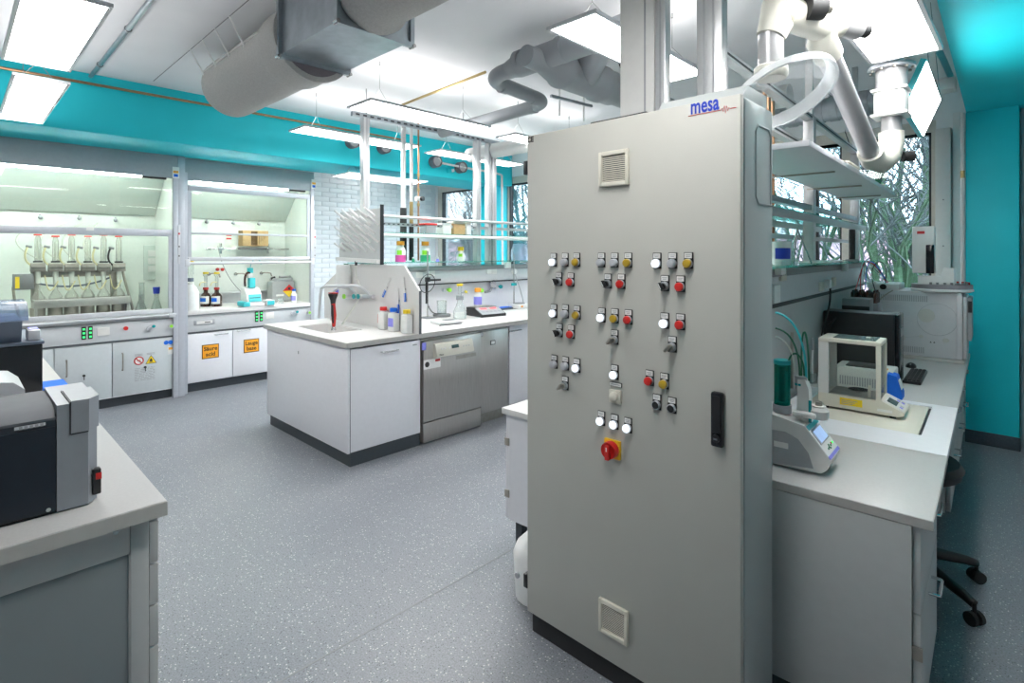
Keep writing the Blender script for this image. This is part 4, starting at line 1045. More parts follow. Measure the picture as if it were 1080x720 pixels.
# peg rack
YP = YS-.035
c0 = onY(359, 224, YP); c1 = onY(403, 219.5, YP); c2 = onY(405, 278, YP)
t = thing('drying_rack', 'white glassware drying rack with slanted pegs above the splash screen', 'drying rack', ((c0.x+c1.x)/2, YP, c2.z))
B0 = Vector(t.location); w = (c1.x-c0.x)/2; hh = c0.z-c2.z
MB().prism([(-w, .02), (w, 0), (w, hh), (-w*.94, hh)], 'y', -.012, .0).build('board', 'pegboard', t)
MB().prism([(-w, .02), (w, 0), (w, .035), (-w, .05)], 'y', -.05, -.0121).build('drip_tray', 'white_plastic', t)
MB().box(w, w+.008, -.02, .012, -.01, hh+.03).build('dark_edge', 'gasket', t)
pm = MB().tube([(0, 0, 0), (0, -.10, .07)], [.011, .0095], 8).mesh('peg', 'white_plastic')
for r in range(5):
    for k in range(5):
        x = -w*.72 + k*w*.36 + (w*.16 if r % 2 else 0); z = hh*(.93-.158*r)-.03
        if x < w*.9: link('peg', pm, t, (x, -.012, z))
MB().tube([(0, -.04, .01), (0, -.04, -.12), (.05, -.03, -.2)], .006, 6).build('drain_tube', 'tubing_clear', t)
MB().cyl((0, -.04, -.02), (0, -.04, .02), .012, n=8).build('drain_nut', 'black', t)

# ------------------------------------------------------------------ service rack along the island
XR_ = -4.50
t = thing('service_rack', 'aluminium service rack with glass shelves along the middle of the island', 'rack', (XR_, 3.9, .90))
B0 = Vector((XR_, 3.9, .90))
def K(px, py, off=0): return onX(px, py, XR_+off)-B0
y0 = 2.60-3.9; y1 = 5.25-3.9
MB().box(-.05, .05, y0, y1, 0.0, .35).build('backing_panel', 'door_white', t)
zr0, zr1 = .325, .455
md = MB().box(-.10, .10, y0, y1, zr0, zr1, .004).build('media_board', 'panel_grey', t)
MB().box(-.105, .105, y0, y1, zr0-.012, zr0-.0005).build('dark_lip', 'gasket', t)
MB().box(-.11, .11, y0, y1, zr1+.0005, zr1+.045, .003).build('grey_rail', 'mid_grey', t)
zs1 = .545; zs2 = .83
for z in (zs1, zs2):
    sh = MB().box(-.17, .17, y0, y1, z-.004, z+.004).build('glass_shelf', 'glass_shelf', t)
    for s in ((-1, 1) if z == zs2 else ()): MB().box(s*.171-.005, s*.171+.005, y0, y1, z-.035, z-.005, .002).build('shelf_edge', 'white_plastic', t)
    for yy in (-1.1, .1, 1.1): MB().box(-.165, .165, yy-.012, yy+.012, z-.03, z-.0045).build('shelf_arm', 'alu', t)
for z, r in ((.99, .016),): MB().tube([(.06, y0, z), (.06, y1, z)], r, 8).build('top_bar', 'alu', t)
MB().box(-.02, .02, y0, y1, .905, .935).build('perforated_bar', 'alu', t)
slot = MB().box(.0202, .021, -.012, .012, -.005, .005).mesh('bar_slot', 'gasket')
for i in range(26): link('bar_slot', slot, t, (0, y0+.06+i*.055, .92))
ztop = 2.80-.90
for px, wd in ((384.8, .032), (503, .032), (514.5, .018), (519.5, .032)):
    y = K(px, 180).y
    po = MB().box(-.035, .035, y-wd, y+wd, .05, ztop, .004).build('post', 'alu', t)
    MB().box(.0352, .036, y-.006, y+.006, .6, ztop).build('post_groove', 'grey_plastic', po)
MB().box(-.02, .02, y0-.05, K(526, 150).y, ztop, ztop+.042).build('strut_rail', 'galv', t)
slot = MB().box(.0202, .0212, -.02, .02, -.008, .008).mesh('strut_slot', 'gasket')
for i in range(22): link('strut_slot', slot, t, (0, y0+i*.075, ztop+.02))
for yy in (-1.2, .0): MB().tube([(0, yy, ztop+.04), (0, yy, CZ-.9)], .006, 6).build('hanger_rod', 'steel_tube', t)
for px, py in ((442, 290), (455, 288), (515.5, 286), (521, 286)):
    c = K(px, py, .10); MB().box(.1005, .108, c.y-.04, c.y+.04, c.z-.03, c.z+.03, .003).build('socket', 'offwhite', md)
for px, py in ((471, 305.5), (505, 306), (525, 302)):
    c = K(px, py, .05); m = MB().cyl((.05, c.y-.05, c.z), (.09, c.y-.05, c.z), .02, n=12).build('valve_body', 'silver_light', t)
    MB().cyl((.09, c.y, c.z), (.11, c.y, c.z), .022, n=14).cyl((.05, c.y, c.z), (.09, c.y, c.z), .012, n=8).build('valve', 'lime' if px < 510 else 'teal_plastic', t)
c = K(517, 299, .05); MB().cyl((.08, c.y-.0, c.z), (.1, c.y, c.z), .045, n=18).build('pressure_gauge', 'chrome', t)
MB().tube([(.05, c.y, c.z), (.08, c.y, c.z-.03), (.09, c.y-.04, c.z-.08), (.09, c.y-.12, c.z-.09)], .014, 8).build('regulator', 'mid_grey', t)
c = K(534, 279, .1); MB().box(.10, .135, c.y-.045, c.y+.045, c.z-.04, c.z+.03, .005).build('clamp_box', 'white_plastic', t)
c = K(541, 286, .1); MB().cyl((.10, c.y, c.z), (.14, c.y, c.z), .03, n=14).build('plug', 'white_plastic', t)
MB().tube(bez((.13, c.y, c.z-.02), (.16, c.y+.02, c.z-.15), (.2, c.y+.05, c.z-.25), (.25, c.y+.02, c.z-.37)), .006, 6).build('plug_cable', 'grey_plastic', t)
# vertical service pipes and gas tube above the rack
for px, pz0, pz1, r, m, lb in ((431, 268, 124, .026, 'pipe_white', 'white riser pipe with black lower half behind the rack shelves'), (439.5, 268, 126, .018, 'pipe_white', 'thin riser pipe with brass and black sleeves beside the white riser'), (447, 263, 128, .010, 'copper', 'thin copper gas pipe with a small white valve above the rack')):
    p = onX(px, 200, XR_-.14); t = thing('riser_pipe', lb, 'pipe', (XR_-.235, p.y, 1.46))
    top = CZ-1.46; low = .0
    MB().cyl((0, 0, low), (0, 0, top), r, n=12).build('pipe', m, t)
    if m != 'copper':
        MB().cyl((0, 0, .0), (0, 0, .55 if px < 435 else .36), r*1.35, n=12).build('black_sleeve', 'rubber', t)
        if px > 435: MB().cyl((0, 0, .36), (0, 0, .62), r*1.1, n=12).build('brass_sleeve', 'brass', t)
    else:
        MB().cyl((.0, -.03, .66), (.0, .04, .66), .026, n=12).build('valve', 'white_plastic', t); MB().cyl((.02, .02, .66), (.05, .03, .66), .024, n=12).build('valve_knob', 'black', t)
        for z in (.58, .74, .9): MB().cyl((0, 0, z), (0, 0, z+.03), .016, n=10).build('fitting', 'brass', t)

# things on the rack shelves
def RK(px, py, z, off=.08): p = onX(px, py, XR_+off); return (XR_+off, p.y, z)
ZS1 = .90+zs1+.0045; ZS2 = .90+zs2+.0045
def plast(px, liq, lb, r=.05, h=.17, capm='cap_orange', z=ZS1):
    lq = ([(0, .003), (r*1.01, .003), (r*1.01, h*.40), (0, h*.40)], liq) if liq else None
    return vessel('wide_neck_bottle', bottle_prof(r, h, r*.62, .02), 'hdpe', lb, 'bottle', RK(px, 270, z), cap=cap_prof(r*.75, h-.005, .04), liquid=lq, lab=(r*1.02, h*.42, h*.68, -75, -20), capm=capm, group='plastic bottles on the rack shelf')
plast(422.4, 'pink', 'orange-capped plastic bottle of pink liquid on the lower glass shelf')
plast(448.6, 'green_liquid', 'orange-capped plastic bottle of green liquid on the lower glass shelf')
plast(486, None, 'small white bottle with a yellow cap on the lower glass shelf', .043, .12, 'yellow')
vessel('dropper_bottle', bottle_prof(.016, .035, .01, .008), 'green_liquid', 'tiny green vial between the pink and green bottles', 'vial', RK(436, 270, ZS1), cap=cap_prof(.012, .035, .015), capm='paper')
vessel('dropper_bottle', bottle_prof(.02, .03, .012, .008), 'violet', 'tiny blue vial right of the green bottle', 'vial', RK(461.5, 270, ZS1), cap=cap_prof(.014, .03, .018), capm='paper')
x, y, z = RK(451.5, 242, ZS2); t = thing('storage_jar', 'clear storage box with a red lid on the upper glass shelf', 'box', (x, y, z))
MB().box(-.05, .05, -.065, .065, 0, .085, .006).build('jar', 'plastic_clear', t); MB().box(-.055, .055, -.075, .075, .086, .105, .004).build('lid', 'red', t)
for s in (-.032, .032): MB().cyl((0, s, .007), (0, s, .06), .026, n=12).build('contents', 'slate', t)
for px, w_, m, lb in ((468, .055, 'offwhite', 'pale carton on the upper glass shelf right of the red-lidded box'), (481, .08, 'card_brown', 'brown carton on the upper glass shelf before the far window'), (491, .03, 'white_plastic', 'white carton at the end of the row on the upper glass shelf')):
    x, y, z = RK(px, 242, ZS2, -.02); t = thing('carton', lb, 'box', (x, y, z)); hgt = .12 if m != 'offwhite' else .10
    MB().box(-.06, .06, -w_, w_, 0, hgt, .003).build('box', m, t); MB().box(-.062, .062, -w_-.002, w_+.002, hgt, hgt+.022, .002).build('lid', 'white_plastic' if m == 'offwhite' else 'cream_plastic', t)
x, y, z = RK(548, 268, ZS1, .03); t = thing('plastic_bag', 'crumpled clear bag of blue-white tips at the end of the rack', 'bag', (x, y, z))
mb = MB(); rng = random.Random(5); mb.lathe([(0, 0), (.09, .0), (.11, .05), (.10, .12), (.08, .16), (.09, .20), (.03, .19), (0, .18)], n=16)
mb.v = [(a*(1+rng.uniform(-.18, .18)), b*(1+rng.uniform(-.18, .18)), max(0, c*(1+rng.uniform(-.1, .1)))) for a, b, c in mb.v]; mb.build('bag', 'plastic_blue', t)

# things on the island worktop
def IT(px, py): p = onZ(px, py, HB); return (p.x, p.y, HB)
p = IT(453, 330); t = thing('retort_stand', 'retort stand with a black clamp and coiled cable on the island', 'stand', (-4.29, onX(451, 330, -4.29).y, HB))
MB().box(-.07, .07, -.07, .07, 0, .008, .003).build('base_plate', 'mid_grey', t); MB().cyl((0, 0, .008), (0, 0, .66), .008, n=8).build('rod', 'steel_tube', t)
MB().box(-.012, .012, -.012, .16, .36, .38, .004).box(-.02, .02, -.02, .02, .355, .40, .004).build('clamp', 'black', t); MB().box(-.014, .014, -.016, -.0095, .14, .36).build('heat_probe', 'black', t)
MB().tube(arc((.01, -.01, .34), .09, 0, 360, 20, (0, 1, 0), (0, .2, 1)), .004, 5, False).build('cable_coil', 'black', t); MB().tube(bez((0, 0, .14), (.02, .02, .05), (.03, .06, .03), (.03, .14, .03)), .005, 6).build('cable', 'black', t)
p = (-4.26, onX(466, 333, -4.28).y, HB); t = thing('magnetic_stirrer', 'flat dark round stirrer plate holding a tall beaker', 'stirrer', (p[0]-.02, p[1], HB)); MB().lathe([(0, 0), (.085, 0), (.09, .006), (.09, .022), (.08, .028), (0, .028)], n=24).build('plate', 'mid_grey', t)
vessel('glass_beaker', [(0, 0), (.048, 0), (.05, .13), (.053, .132), (.047, .128), (.044, .004), (0, .004)], 'glass_edge', 'tall glass beaker on the dark round stirrer', 'beaker', (p[0]-.02, p[1], HB+.0285))
p = IT(471, 341); t = thing('small_scale', 'low white pocket scale lying at the front of the island', 'scale', (p[0], p[1], HB), R(-8)); MB().box(-.09, .10, -.12, .12, .004, .028, .006).build('case', 'white_plastic', t); MB().box(-.05, .03, -.02, .09, .028, .032, .003).build('pan', 'mid_grey', t); MB().box(.105, .112, -.14, .09, .001, .008).build('front_bar', 'black', t)
p = IT(485, 336); t = vessel('gas_wash_bottle', [(0, 0), (.06, 0), (.066, .02), (.066, .07), (.03, .15), (.026, .16), (.026, .20), (.034, .20), (.034, .225), (.02, .225), (.02, .32), (0, .32)], 'glass_edge', 'round glass gas washing bottle with a yellow stopper', 'bottle', p, cap=cap_prof(.03, .32, .018), capm='yellow')
MB().cyl((0, 0, .185), (0, 0, .215), .037, n=16).build('grey_joint', 'pipe_grey', t); MB().tube([(.0, .02, .25), (.02, .06, .26), (.03, .08, .24)], .008, 6).build('side_arm', 'glass_edge', t); MB().cyl((.02, .05, .265), (.02, .07, .255), .012, n=8).build('arm_cap', 'yellow', t)
p = IT(517, 333); t = thing('lab_balance', 'dark flat balance with red digits on the island', 'balance', (p[0]-.06, p[1], HB), R(-8))
MB().prism([(-.14, .0), (.14, 0), (.14, .025), (.0, .085), (-.14, .085)], 'y', -.15, .15).build('case', 'black', t)
sl = math.atan2(.06, .14); M = Matrix.Translation((.07, 0, .0555)) @ Matrix.Rotation(sl, 4, 'Y')
MB().obox(M @ Matrix.Translation((0, 0, .001)), .145, .28, .004).build('front_panel', 'grey_plastic', t)
MB().obox(M @ Matrix.Translation((-.04, -.06, .0035)), .03, .08, .002).build('display', 'led_red', t); MB().obox(M @ Matrix.Translation((-.04, .06, .0035)), .03, .08, .002).build('display', 'led_red', t)
for k in range(5): MB().obox(M @ Matrix.Translation((.02, -.10+k*.05, .0035)), .018, .03, .002).build('key', 'pipe_grey', t)
MB().box(-.12, -.01, -.12, .12, .0855, .093, .004).build('pan', 'steel_plate', t)
bp = (p[0]-.12, p[1]-.06, HB+.0935)
t = vessel('reagent_bottle', bottle_prof(.042, .15, .024, .02), 'hdpe', 'orange-capped bottle with violet label standing on the dark balance', 'bottle', bp, cap=cap_prof(.034, .148, .04), lab=(.0435, .02, .10, -120, 30), labm='violet', capm='cap_orange')
p = IT(545, 328); t = thing('hotplate', 'small white hotplate with support rod at the control cabinet edge of the island', 'hotplate', (-4.26, onX(548, 325, -4.25).y, HB)); MB().box(-.09, .08, -.09, .09, .004, .055, .006).build('case', 'white_plastic', t); MB().cyl((0, 0, .056), (0, 0, .064), .07, n=20).build('plate', 'mid_grey', t); MB().cyl((-.08, .0, .055), (-.08, .0, .62), .007, n=8).build('rod', 'steel_tube', t); MB().box(.08, .083, -.05, -.02, .02, .04).build('button', 'cap_orange', t); MB().box(-.1, -.06, -.03, .03, .26, .29, .004).build('clamp', 'teal_plastic', t)
p = (-4.28, onX(533, 325.5, -4.3).y, HB); t = thing('blue_tray', 'flat dark blue tray between the balance and the hotplate', 'tray', (p[0]-.05, p[1]-.02, HB)); MB().box(-.06, .06, -.12, .12, 0, .02, .004).build('base', 'slate', t); MB().box(-.05, .05, -.11, .11, .0202, .024).build('insert', 'blue', t)

# ================================================================== control cabinet
CX0, CX1, CY, CYB, CT = -1.478, -.622, 1.624, 1.90, 2.014
t = CC = thing('control_cabinet', 'tall grey control cabinet with rows of push buttons and lamps', 'control cabinet', ((CX0+CX1)/2, CY, 0))
B0 = Vector(t.location)
hw = (CX1-CX0)/2
MB().box(-hw, hw, .034, CYB-CY, .085, CT-.004, .006).build('body', 'cabinet_shaded', t)
MB().box(-hw+.008, hw-.008, .026, .0335, .095, CT-.014).build('door_gasket', 'gasket', t)
door = MB().box(-hw, hw, 0, .0255, .085, CT, .004).build('door', 'cabinet_grey', t)
MB().box(-hw+.012, hw-.012, .02, CYB-CY-.01, 0, .0845).build('plinth', 'black_matte', t)
def F(px, py, o=0): p = onY(px, py, CY)-B0; p.y = -o; return p
# hinges on the left edge
for py in (177, 612):
    z = F(553, py).z; MB().box(-hw-.022, -hw-.0005, .0, .03, z-.028, z+.028, .003).build('hinge', 'black', t)
# embossed side field
e0 = onX(797, 131, CX1)-B0; e1 = onX(812.5, 210, CX1)-B0
fy0, fy1, fz0, fz1 = e0.y, e1.y, e1.z-.02, e0.z
mb = MB(); pr_ = [(fy0+.02, fz0), (fy1, fz0), (fy1, fz1-.02), (fy1-.02, fz1), (fy0+.02, fz1), (fy0, fz1-.02), (fy0, fz0+.02)]
mb.tube([(hw+.0, y, z) for y, z in pr_+pr_[:1]], .0035, 6, False); mb.build('embossed_rim', 'cabinet_shaded', t)
# low box on the roof
MB().prism([(.05, CT-.004), (.27, CT-.004), (.27, CT+.05), (.10, CT+.05)], 'x', .12, .41).build('roof_box', 'cabinet_shaded', t)
MB().box(-.16, .08, .06, .2, CT-.003, CT+.022, .004).build('cable_gland_plate', 'black_matte', t)
for k in range(4): MB().cyl((-.1+k*.05, .16, CT+.0225), (-.1+k*.05, .16, CT+.034), .012, n=10).build('cable_gland', 'black', t)
# filter grilles
def grille(px0, py0, px1, py1, n):
    a = F(px0, py0); b = F(px1, py1); a.z = F((px0+px1)/2, py0).z; b.z = F((px0+px1)/2, py1).z; w_ = b.x-a.x; h_ = abs(b.z-a.z); c = (a+b)/2
    g = MB().box(-w_/2, -w_/2+.013, -.014, 0, -h_/2, h_/2, .003).box(w_/2-.013, w_/2, -.014, 0, -h_/2, h_/2, .003).box(-w_/2+.013, w_/2-.013, -.014, 0, h_/2-.016, h_/2, .003).box(-w_/2+.013, w_/2-.013, -.014, 0, -h_/2, -h_/2+.016, .003).build('filter_grille', 'cream_plastic', t, c)
    MB().box(-w_/2+.013, w_/2-.013, -.003, 0, -h_/2+.016, h_/2-.016).build('filter_mat', 'gasket', g)
    hs = (h_-.036)/n; sl = MB().box(-w_/2+.013, w_/2-.013, -.0095, -.0085, 0, hs*.5).mesh('slat', 'cream_plastic', False)
    for k in range(n): link('slat', sl, g, (0, 0, -h_/2+.018+k*hs))
grille(633, 159, 664.5, 196.2, 13)
grille(633, 636, 663.5, 671.7, 15)
# lamps, buttons and selector switches
hold = MB().box(-.0155, .0155, -.005, 0, -.017, .036, .002).mesh('holder', 'black')
lab_ = MB().box(-.0125, .0125, -.0062, -.0051, .017, .0335).mt(1).box(-.009, .009, -.0066, -.0063, .0265, .0285).box(-.007, .007, -.0066, -.0063, .0215, .0235).mesh('label_plate', ['paper', 'print_grey'])
bez_ = MB().lathe([(.0148, 0), (.0148, .007), (.0132, .009)], n=20, M=Matrix.Rotation(R(90), 4, 'X')).mesh('bezel', 'silver')
def lens(m): return MB().lathe([(.0142, .0), (.0142, .011), (.0125, .0145), (.008, .016), (0, .0165)], n=20, M=Matrix.Rotation(R(90), 4, 'X')).mesh('lens', m)
LENS = {k: lens(m) for k, m in dict(W='lens_lit', G='lens_grey', A='amber', R='red').items()}
blk = MB().lathe([(.0148, 0), (.0148, .008), (.0125, .0105), (.0122, .0085), (0, .0085)], n=20, M=Matrix.Rotation(R(90), 4, 'X')).mesh('push_ring', 'silver')
blk2 = MB().lathe([(.0118, .0), (.0118, .0095), (0, .010)], n=18, M=Matrix.Rotation(R(90), 4, 'X')).mesh('push_face', 'black')
swr = MB().lathe([(.015, 0), (.015, .009), (.012, .012), (0, .012)], n=20, M=Matrix.Rotation(R(90), 4, 'X')).mesh('switch_ring', 'pipe_grey')
swk = MB().lathe([(.011, .012), (.010, .018), (0, .018)], n=16, M=Matrix.Rotation(R(90), 4, 'X')).obox(Matrix.Translation((0, -.026, 0)) @ Matrix.Rotation(R(-28), 4, 'Y'), .007, .02, .026, .002).mesh('selector_knob', 'black')
swt = MB().obox(Matrix.Translation((0, -.0365, 0)) @ Matrix.Rotation(R(-28), 4, 'Y'), .0022, .0012, .022).mesh('selector_mark', 'paper')
swk2 = MB().lathe([(.011, .012), (.010, .018), (0, .018)], n=16, M=Matrix.Rotation(R(90), 4, 'X')).obox(Matrix.Translation((-.001, -.028, 0)) @ Matrix.Rotation(R(38), 4, 'Y'), .008, .024, .028, .002).mesh('selector_knob', 'steel_dull')
def Z1(x, y): return 560+x/5.4, 250+y/5.4
def Z2(x, y): return 560+x/4.5, 370+y/4.5
mods = [(Z1(*q[:2]), q[2]) for q in ((132, 143, 'W'), (198, 143, 'G'), (264, 143, 'A'), (405, 145, 'G'), (480, 146, 'G'), (557, 147, 'A'), (721, 150, 'W'), (810, 150, 'G'), (900, 150, 'A'),
    (163, 252, 'S'), (231, 256, 'R'), (442, 265, 'S'), (518, 267, 'R'), (766, 278, 'S'), (855, 282, 'R'),
    (134, 433, 'W'), (200, 436, 'G'), (266, 443, 'A'), (407, 458, 'W'), (481, 463, 'A'), (559, 470, 'R'), (765, 491, 'W'), (855, 498, 'R'),
    (166, 543, 'S'), (233, 552, 'R'), (480, 583, 'T'), (808, 625, 'T'))]
mods += [(Z2(*q[:2]), q[2]) for q in ((114, 62, 'G'), (167, 70, 'G'), (221, 80, 'W'), (400, 112, 'W'), (566, 140, 'R'), (636, 155, 'A'), (165, 163, 'T'), (600, 254, 'B'), (672, 270, 'B'), (337, 330, 'W'), (400, 347, 'W'), (463, 364, 'W'))]
NAMES = dict(W='indicator_lamp', G='indicator_lamp', A='indicator_lamp', R='push_button', S='selector_switch', T='selector_switch', B='push_button')
for (px, py), k in mods:
    o = link(NAMES[k], hold, t, F(px, py)); link('label_plate', lab_, o)
    if k in LENS: link('bezel', bez_, o, (0, -.005, 0)); link('lens', LENS[k], o, (0, -.007, 0))
    elif k == 'B': link('push_ring', blk, o, (0, -.005, 0)); link('push_face', blk2, o, (0, -.005, 0))
    elif k == 'S': link('switch_ring', swr, o, (0, -.005, 0)); link('selector_knob', swk, o, (0, -.005, 0)); link('selector_mark', swt, o, (0, -.005, 0))
    else: link('switch_ring', swr, o, (0, -.005, 0)); link('selector_knob', swk2, o, (0, -.005, 0))
# square beige key switch
px, py = Z2(405, 212); o = MB().box(-.024, .024, -.012, 0, -.026, .022, .004).build('square_push_button', 'cream_plastic', t, F(px, py))
MB().lathe([(.016, .012), (.015, .024), (.008, .028), (0, .028)], n=18, M=Matrix.Rotation(R(90), 4, 'X')).build('push_dome', 'cream_plastic', o)
MB().box(-.025, .025, -.005, 0, .032, .048, .002).build('name_plate', 'black', o); MB().box(-.023, .023, -.0058, -.0051, .034, .046).mt(1).box(-.018, .018, -.0062, -.0059, .039, .0415).build('label_plate', ['paper', 'print_grey'], o)
# main switch
c = F(*Z2(392, 462)); o = MB().box(-.033, .033, -.012, 0, -.033, .033, .003).build('main_switch', 'switch_yellow', t, c)
MB().lathe([(.030, .012), (.030, .03), (.0285, .036), (.0285, .037), (.02, .031), (0, .031)], n=28, M=Matrix.Rotation(R(90), 4, 'X')).build('rotary_knob', 'red', o)
MB().box(-.0085, .0085, -.046, -.0311, -.031, .02, .003).build('knob_grip', 'red', o); MB().box(-.002, .002, -.0466, -.0461, .0, .014).build('knob_mark', 'paper', o)
# swing handle
a = F(758.5, 412.5); b = F(758.5, 470); zc = (a.z+b.z)/2; hl = (a.z-b.z)/2
o = MB().box(-.019, .019, -.022, 0, -hl, hl, .007).build('swing_handle', 'black_gloss', t, (a.x, 0, zc))
MB().box(-.013, .013, -.026, -.0221, -hl+.045, hl-.01, .002).build('handle_lever', 'black', o); c = MB().cyl((0, -.0221, -hl+.028), (0, -.028, -hl+.028), .012, n=14).build('lock_cylinder', 'black', o); MB().box(-.006, .006, -.0286, -.0281, -hl+.024, -hl+.03).build('keyhole', 'chrome', o)
# mesa logo and CE mark
a = F(728.8, 118); b = F(758.6, 112); mid = (a+b)/2; wdt = b.x-a.x
lg = text('logo_word', 'mesa', .082, 'logo_blue', t, FY(0, 0, 0), bold=.0016, sx=1.0)
me = lg.data; xs = [v.co.x for v in me.vertices]; zs = [v.co.z for v in me.vertices]; k = wdt/(max(xs)-min(xs)); hz = .034/(max(zs)-min(zs))
for v in me.vertices: v.co.x = (v.co.x-(max(xs)+min(xs))/2)*k; v.co.z = (v.co.z-min(zs))*hz
lg.location = (mid.x, -.0008, F(744, 118.2).z)
l0 = F(726, 121.6); l1 = F(774, 112); z0 = F(744, 118.2).z-.003
pts = [(l0.x, -.0008, z0), (mid.x+wdt*.56, -.0008, z0)]
x = mid.x+wdt*.56
for i, dz in enumerate((.005, -.006, .012, -.012, .010, -.006, .004, 0)): x += .0035; pts.append((x, -.0008, z0+dz))
pts.append((x+.018, -.0008, z0)); MB().tube(pts, .0011, 5).build('logo_pulse_line', 'logo_red', t)
c = F(557, 148); text('ce_mark', 'CE', .03, 'print_black', t, FY(c.x+.012, -.0008, c.z), bold=.0008)

# white service columns rising behind the cabinet
def column(label, x0, x1, y0, y1, m, groove):
    t = thing('service_column', label, 'column', rb((x0+x1)/2, (y0+y1)/2, .7605), RBA)
    hx, hy = (x1-x0)/2, (y1-y0)/2
    MB().box(-hx, hx, -hy, hy, 0, CZ-.7605, .004).build('profile', m, t)
    for g in groove: MB().box(-hx+g*2*hx-.004, -hx+g*2*hx+.004, -hy-.0012, -hy, .6, CZ-.762).build('groove', 'grey_plastic', t)
    return t
column('wide white service column rising behind the control cabinet', -1.205, -1.045, 2.06, 2.16, 'offwhite', [.74])
column('slim aluminium post right beside the wide white column', -1.04, -.995, 2.06, 2.11, 'alu', [.5])
column('pair-grooved aluminium post behind the logo corner of the control cabinet', -.865, -.765, 2.06, 2.12, 'alu', [.3, .66])

# ================================================================== right-hand bench (local frame turned by RBA)
def lray(px, py): return RBI.to_3x3() @ ray(px, py)
def rZ(px, py, z): v = lray(px, py); return CP + v*((z-CAMH)/v.z)
def rX(px, py, x): v = lray(px, py); return CP + v*(x/v.x)
def rY(px, py, y): v = lray(px, py); return CP + v*(y/v.y)
HR = .76
def rthing(name, label, cat, x, y, z, group=None, rz=0): return thing(name, label, cat, rb(x, y, z), RBA+rz, group)
BX0, BX1 = -.80, -.128
def top(name, label, y0, y1, m, edge, x0=BX0, x1=BX1):
    t = rthing(name, label, 'worktop', (x0+x1)/2, (y0+y1)/2, HR-.03); hx, hy = (x1-x0)/2, (y1-y0)/2
    MB().box(-hx, hx, -hy, hy, 0, .03, .002).build('top', m, t)
    MB().box(-hx, hx, -hy-.002, -hy-.0002, .001, .028).box(hx+.0002, hx+.002, -hy-.002, hy, .001, .028).build('edge_band', edge, t)
    return t
top('bench_worktop', 'grey worktop of the right bench under the titrator', 1.985, 2.655, 'bench_top', 'worktop_edge')
top('bench_worktop', 'grey worktop of the right bench under the gas chromatograph', 3.522, 5.50, 'bench_top', 'worktop_edge')
t = rthing('weighing_table', 'white weighing table with an inset pale slab under the analytical balance', 'table', (BX0+BX1)/2, 3.0885, 0)
cx, cy = (BX0+BX1)/2, 3.0885
def q(x0, x1, y0, y1): return (x0-cx, x1-cx, y0-cy, y1-cy)
ix0, ix1, iy0, iy1 = -.73, -.225, 2.89, 3.46
MB().box(*q(BX0, BX1, 2.657, iy0), HR-.03, HR).box(*q(BX0, BX1, iy1, 3.52), HR-.03, HR).box(*q(BX0, ix0, iy0, iy1), HR-.03, HR).box(*q(ix1, BX1, iy0, iy1), HR-.03, HR).build('top_frame', 'door_white', t)
MB().box(*q(ix0+.006, ix1-.012, iy0+.006, iy1-.006), HR-.06, HR-.002, .002).build('weighing_slab', 'cream_plastic', t)
MB().box(*q(ix0, ix1, iy0, iy1), HR-.03, HR-.012).build('slab_gap', 'gasket', t)
for y in (2.70, 3.42): MB().box(*q(-.76, -.68, y, y+.06), 0, HR-.031).build('leg', 'bench_grey', t)
MB().box(*q(-.79, -.66, 2.67, 3.50), HR-.1, HR-.0605).build('rear_beam', 'bench_grey', t)
# cabinets below
def unit(name, label, y0, y1, z0, drawers):
    t = rthing(name, label, 'cabinet', -.47, (y0+y1)/2, 0); hy = (y1-y0)/2
    MB().box(-.33, .29, -hy, hy, z0, HR-.032).build('carcass', 'bench_grey', t)
    if z0 < .15: MB().box(-.33, .27, -hy+.01, hy, 0, z0).build('plinth', 'plinth', t)
    else:
        for yy in (-hy+.03, hy-.03): MB().box(-.3, .25, yy-.015, yy+.015, 0, z0).build('runner_leg', 'bench_grey', t)
    for a, b in drawers:
        d = MB().box(.293, .313, -hy+.003, hy-.003, a, b, .002).build('drawer', 'bench_grey', t)
        zc = b-.045; mb = MB(); handle_bar(mb, (.313, -.06, zc), (.313, .06, zc), (.03, 0, 0), .005); mb.build('handle', 'chrome', d)
    return t
t = unit('drawer_cabinet', 'grey drawer cabinet at the near end of the right bench', 2.0, 2.62, .09, [(.465, .724), (.10, .46)])
MB().box(-.33, .292, -.325, -.3105, .09, HR-.032, .001).build('end_panel', 'bench_grey', t)
MB().box(.285, .318, -.316, -.31, .33, .37).build('hinge_plate', 'steel_dull', t)
unit('drawer_cabinet', 'grey drawer cabinet just beyond the black stool', 3.56, 4.15, .20, [(.49, .724), (.21, .485)])
unit('drawer_cabinet', 'grey drawer cabinet under the computer tower', 4.155, 4.78, .20, [(.49, .724), (.21, .485)])
unit('drawer_cabinet', 'grey drawer cabinet at the window end of the right bench', 4.785, 5.45, .20, [(.49, .724), (.21, .485)])
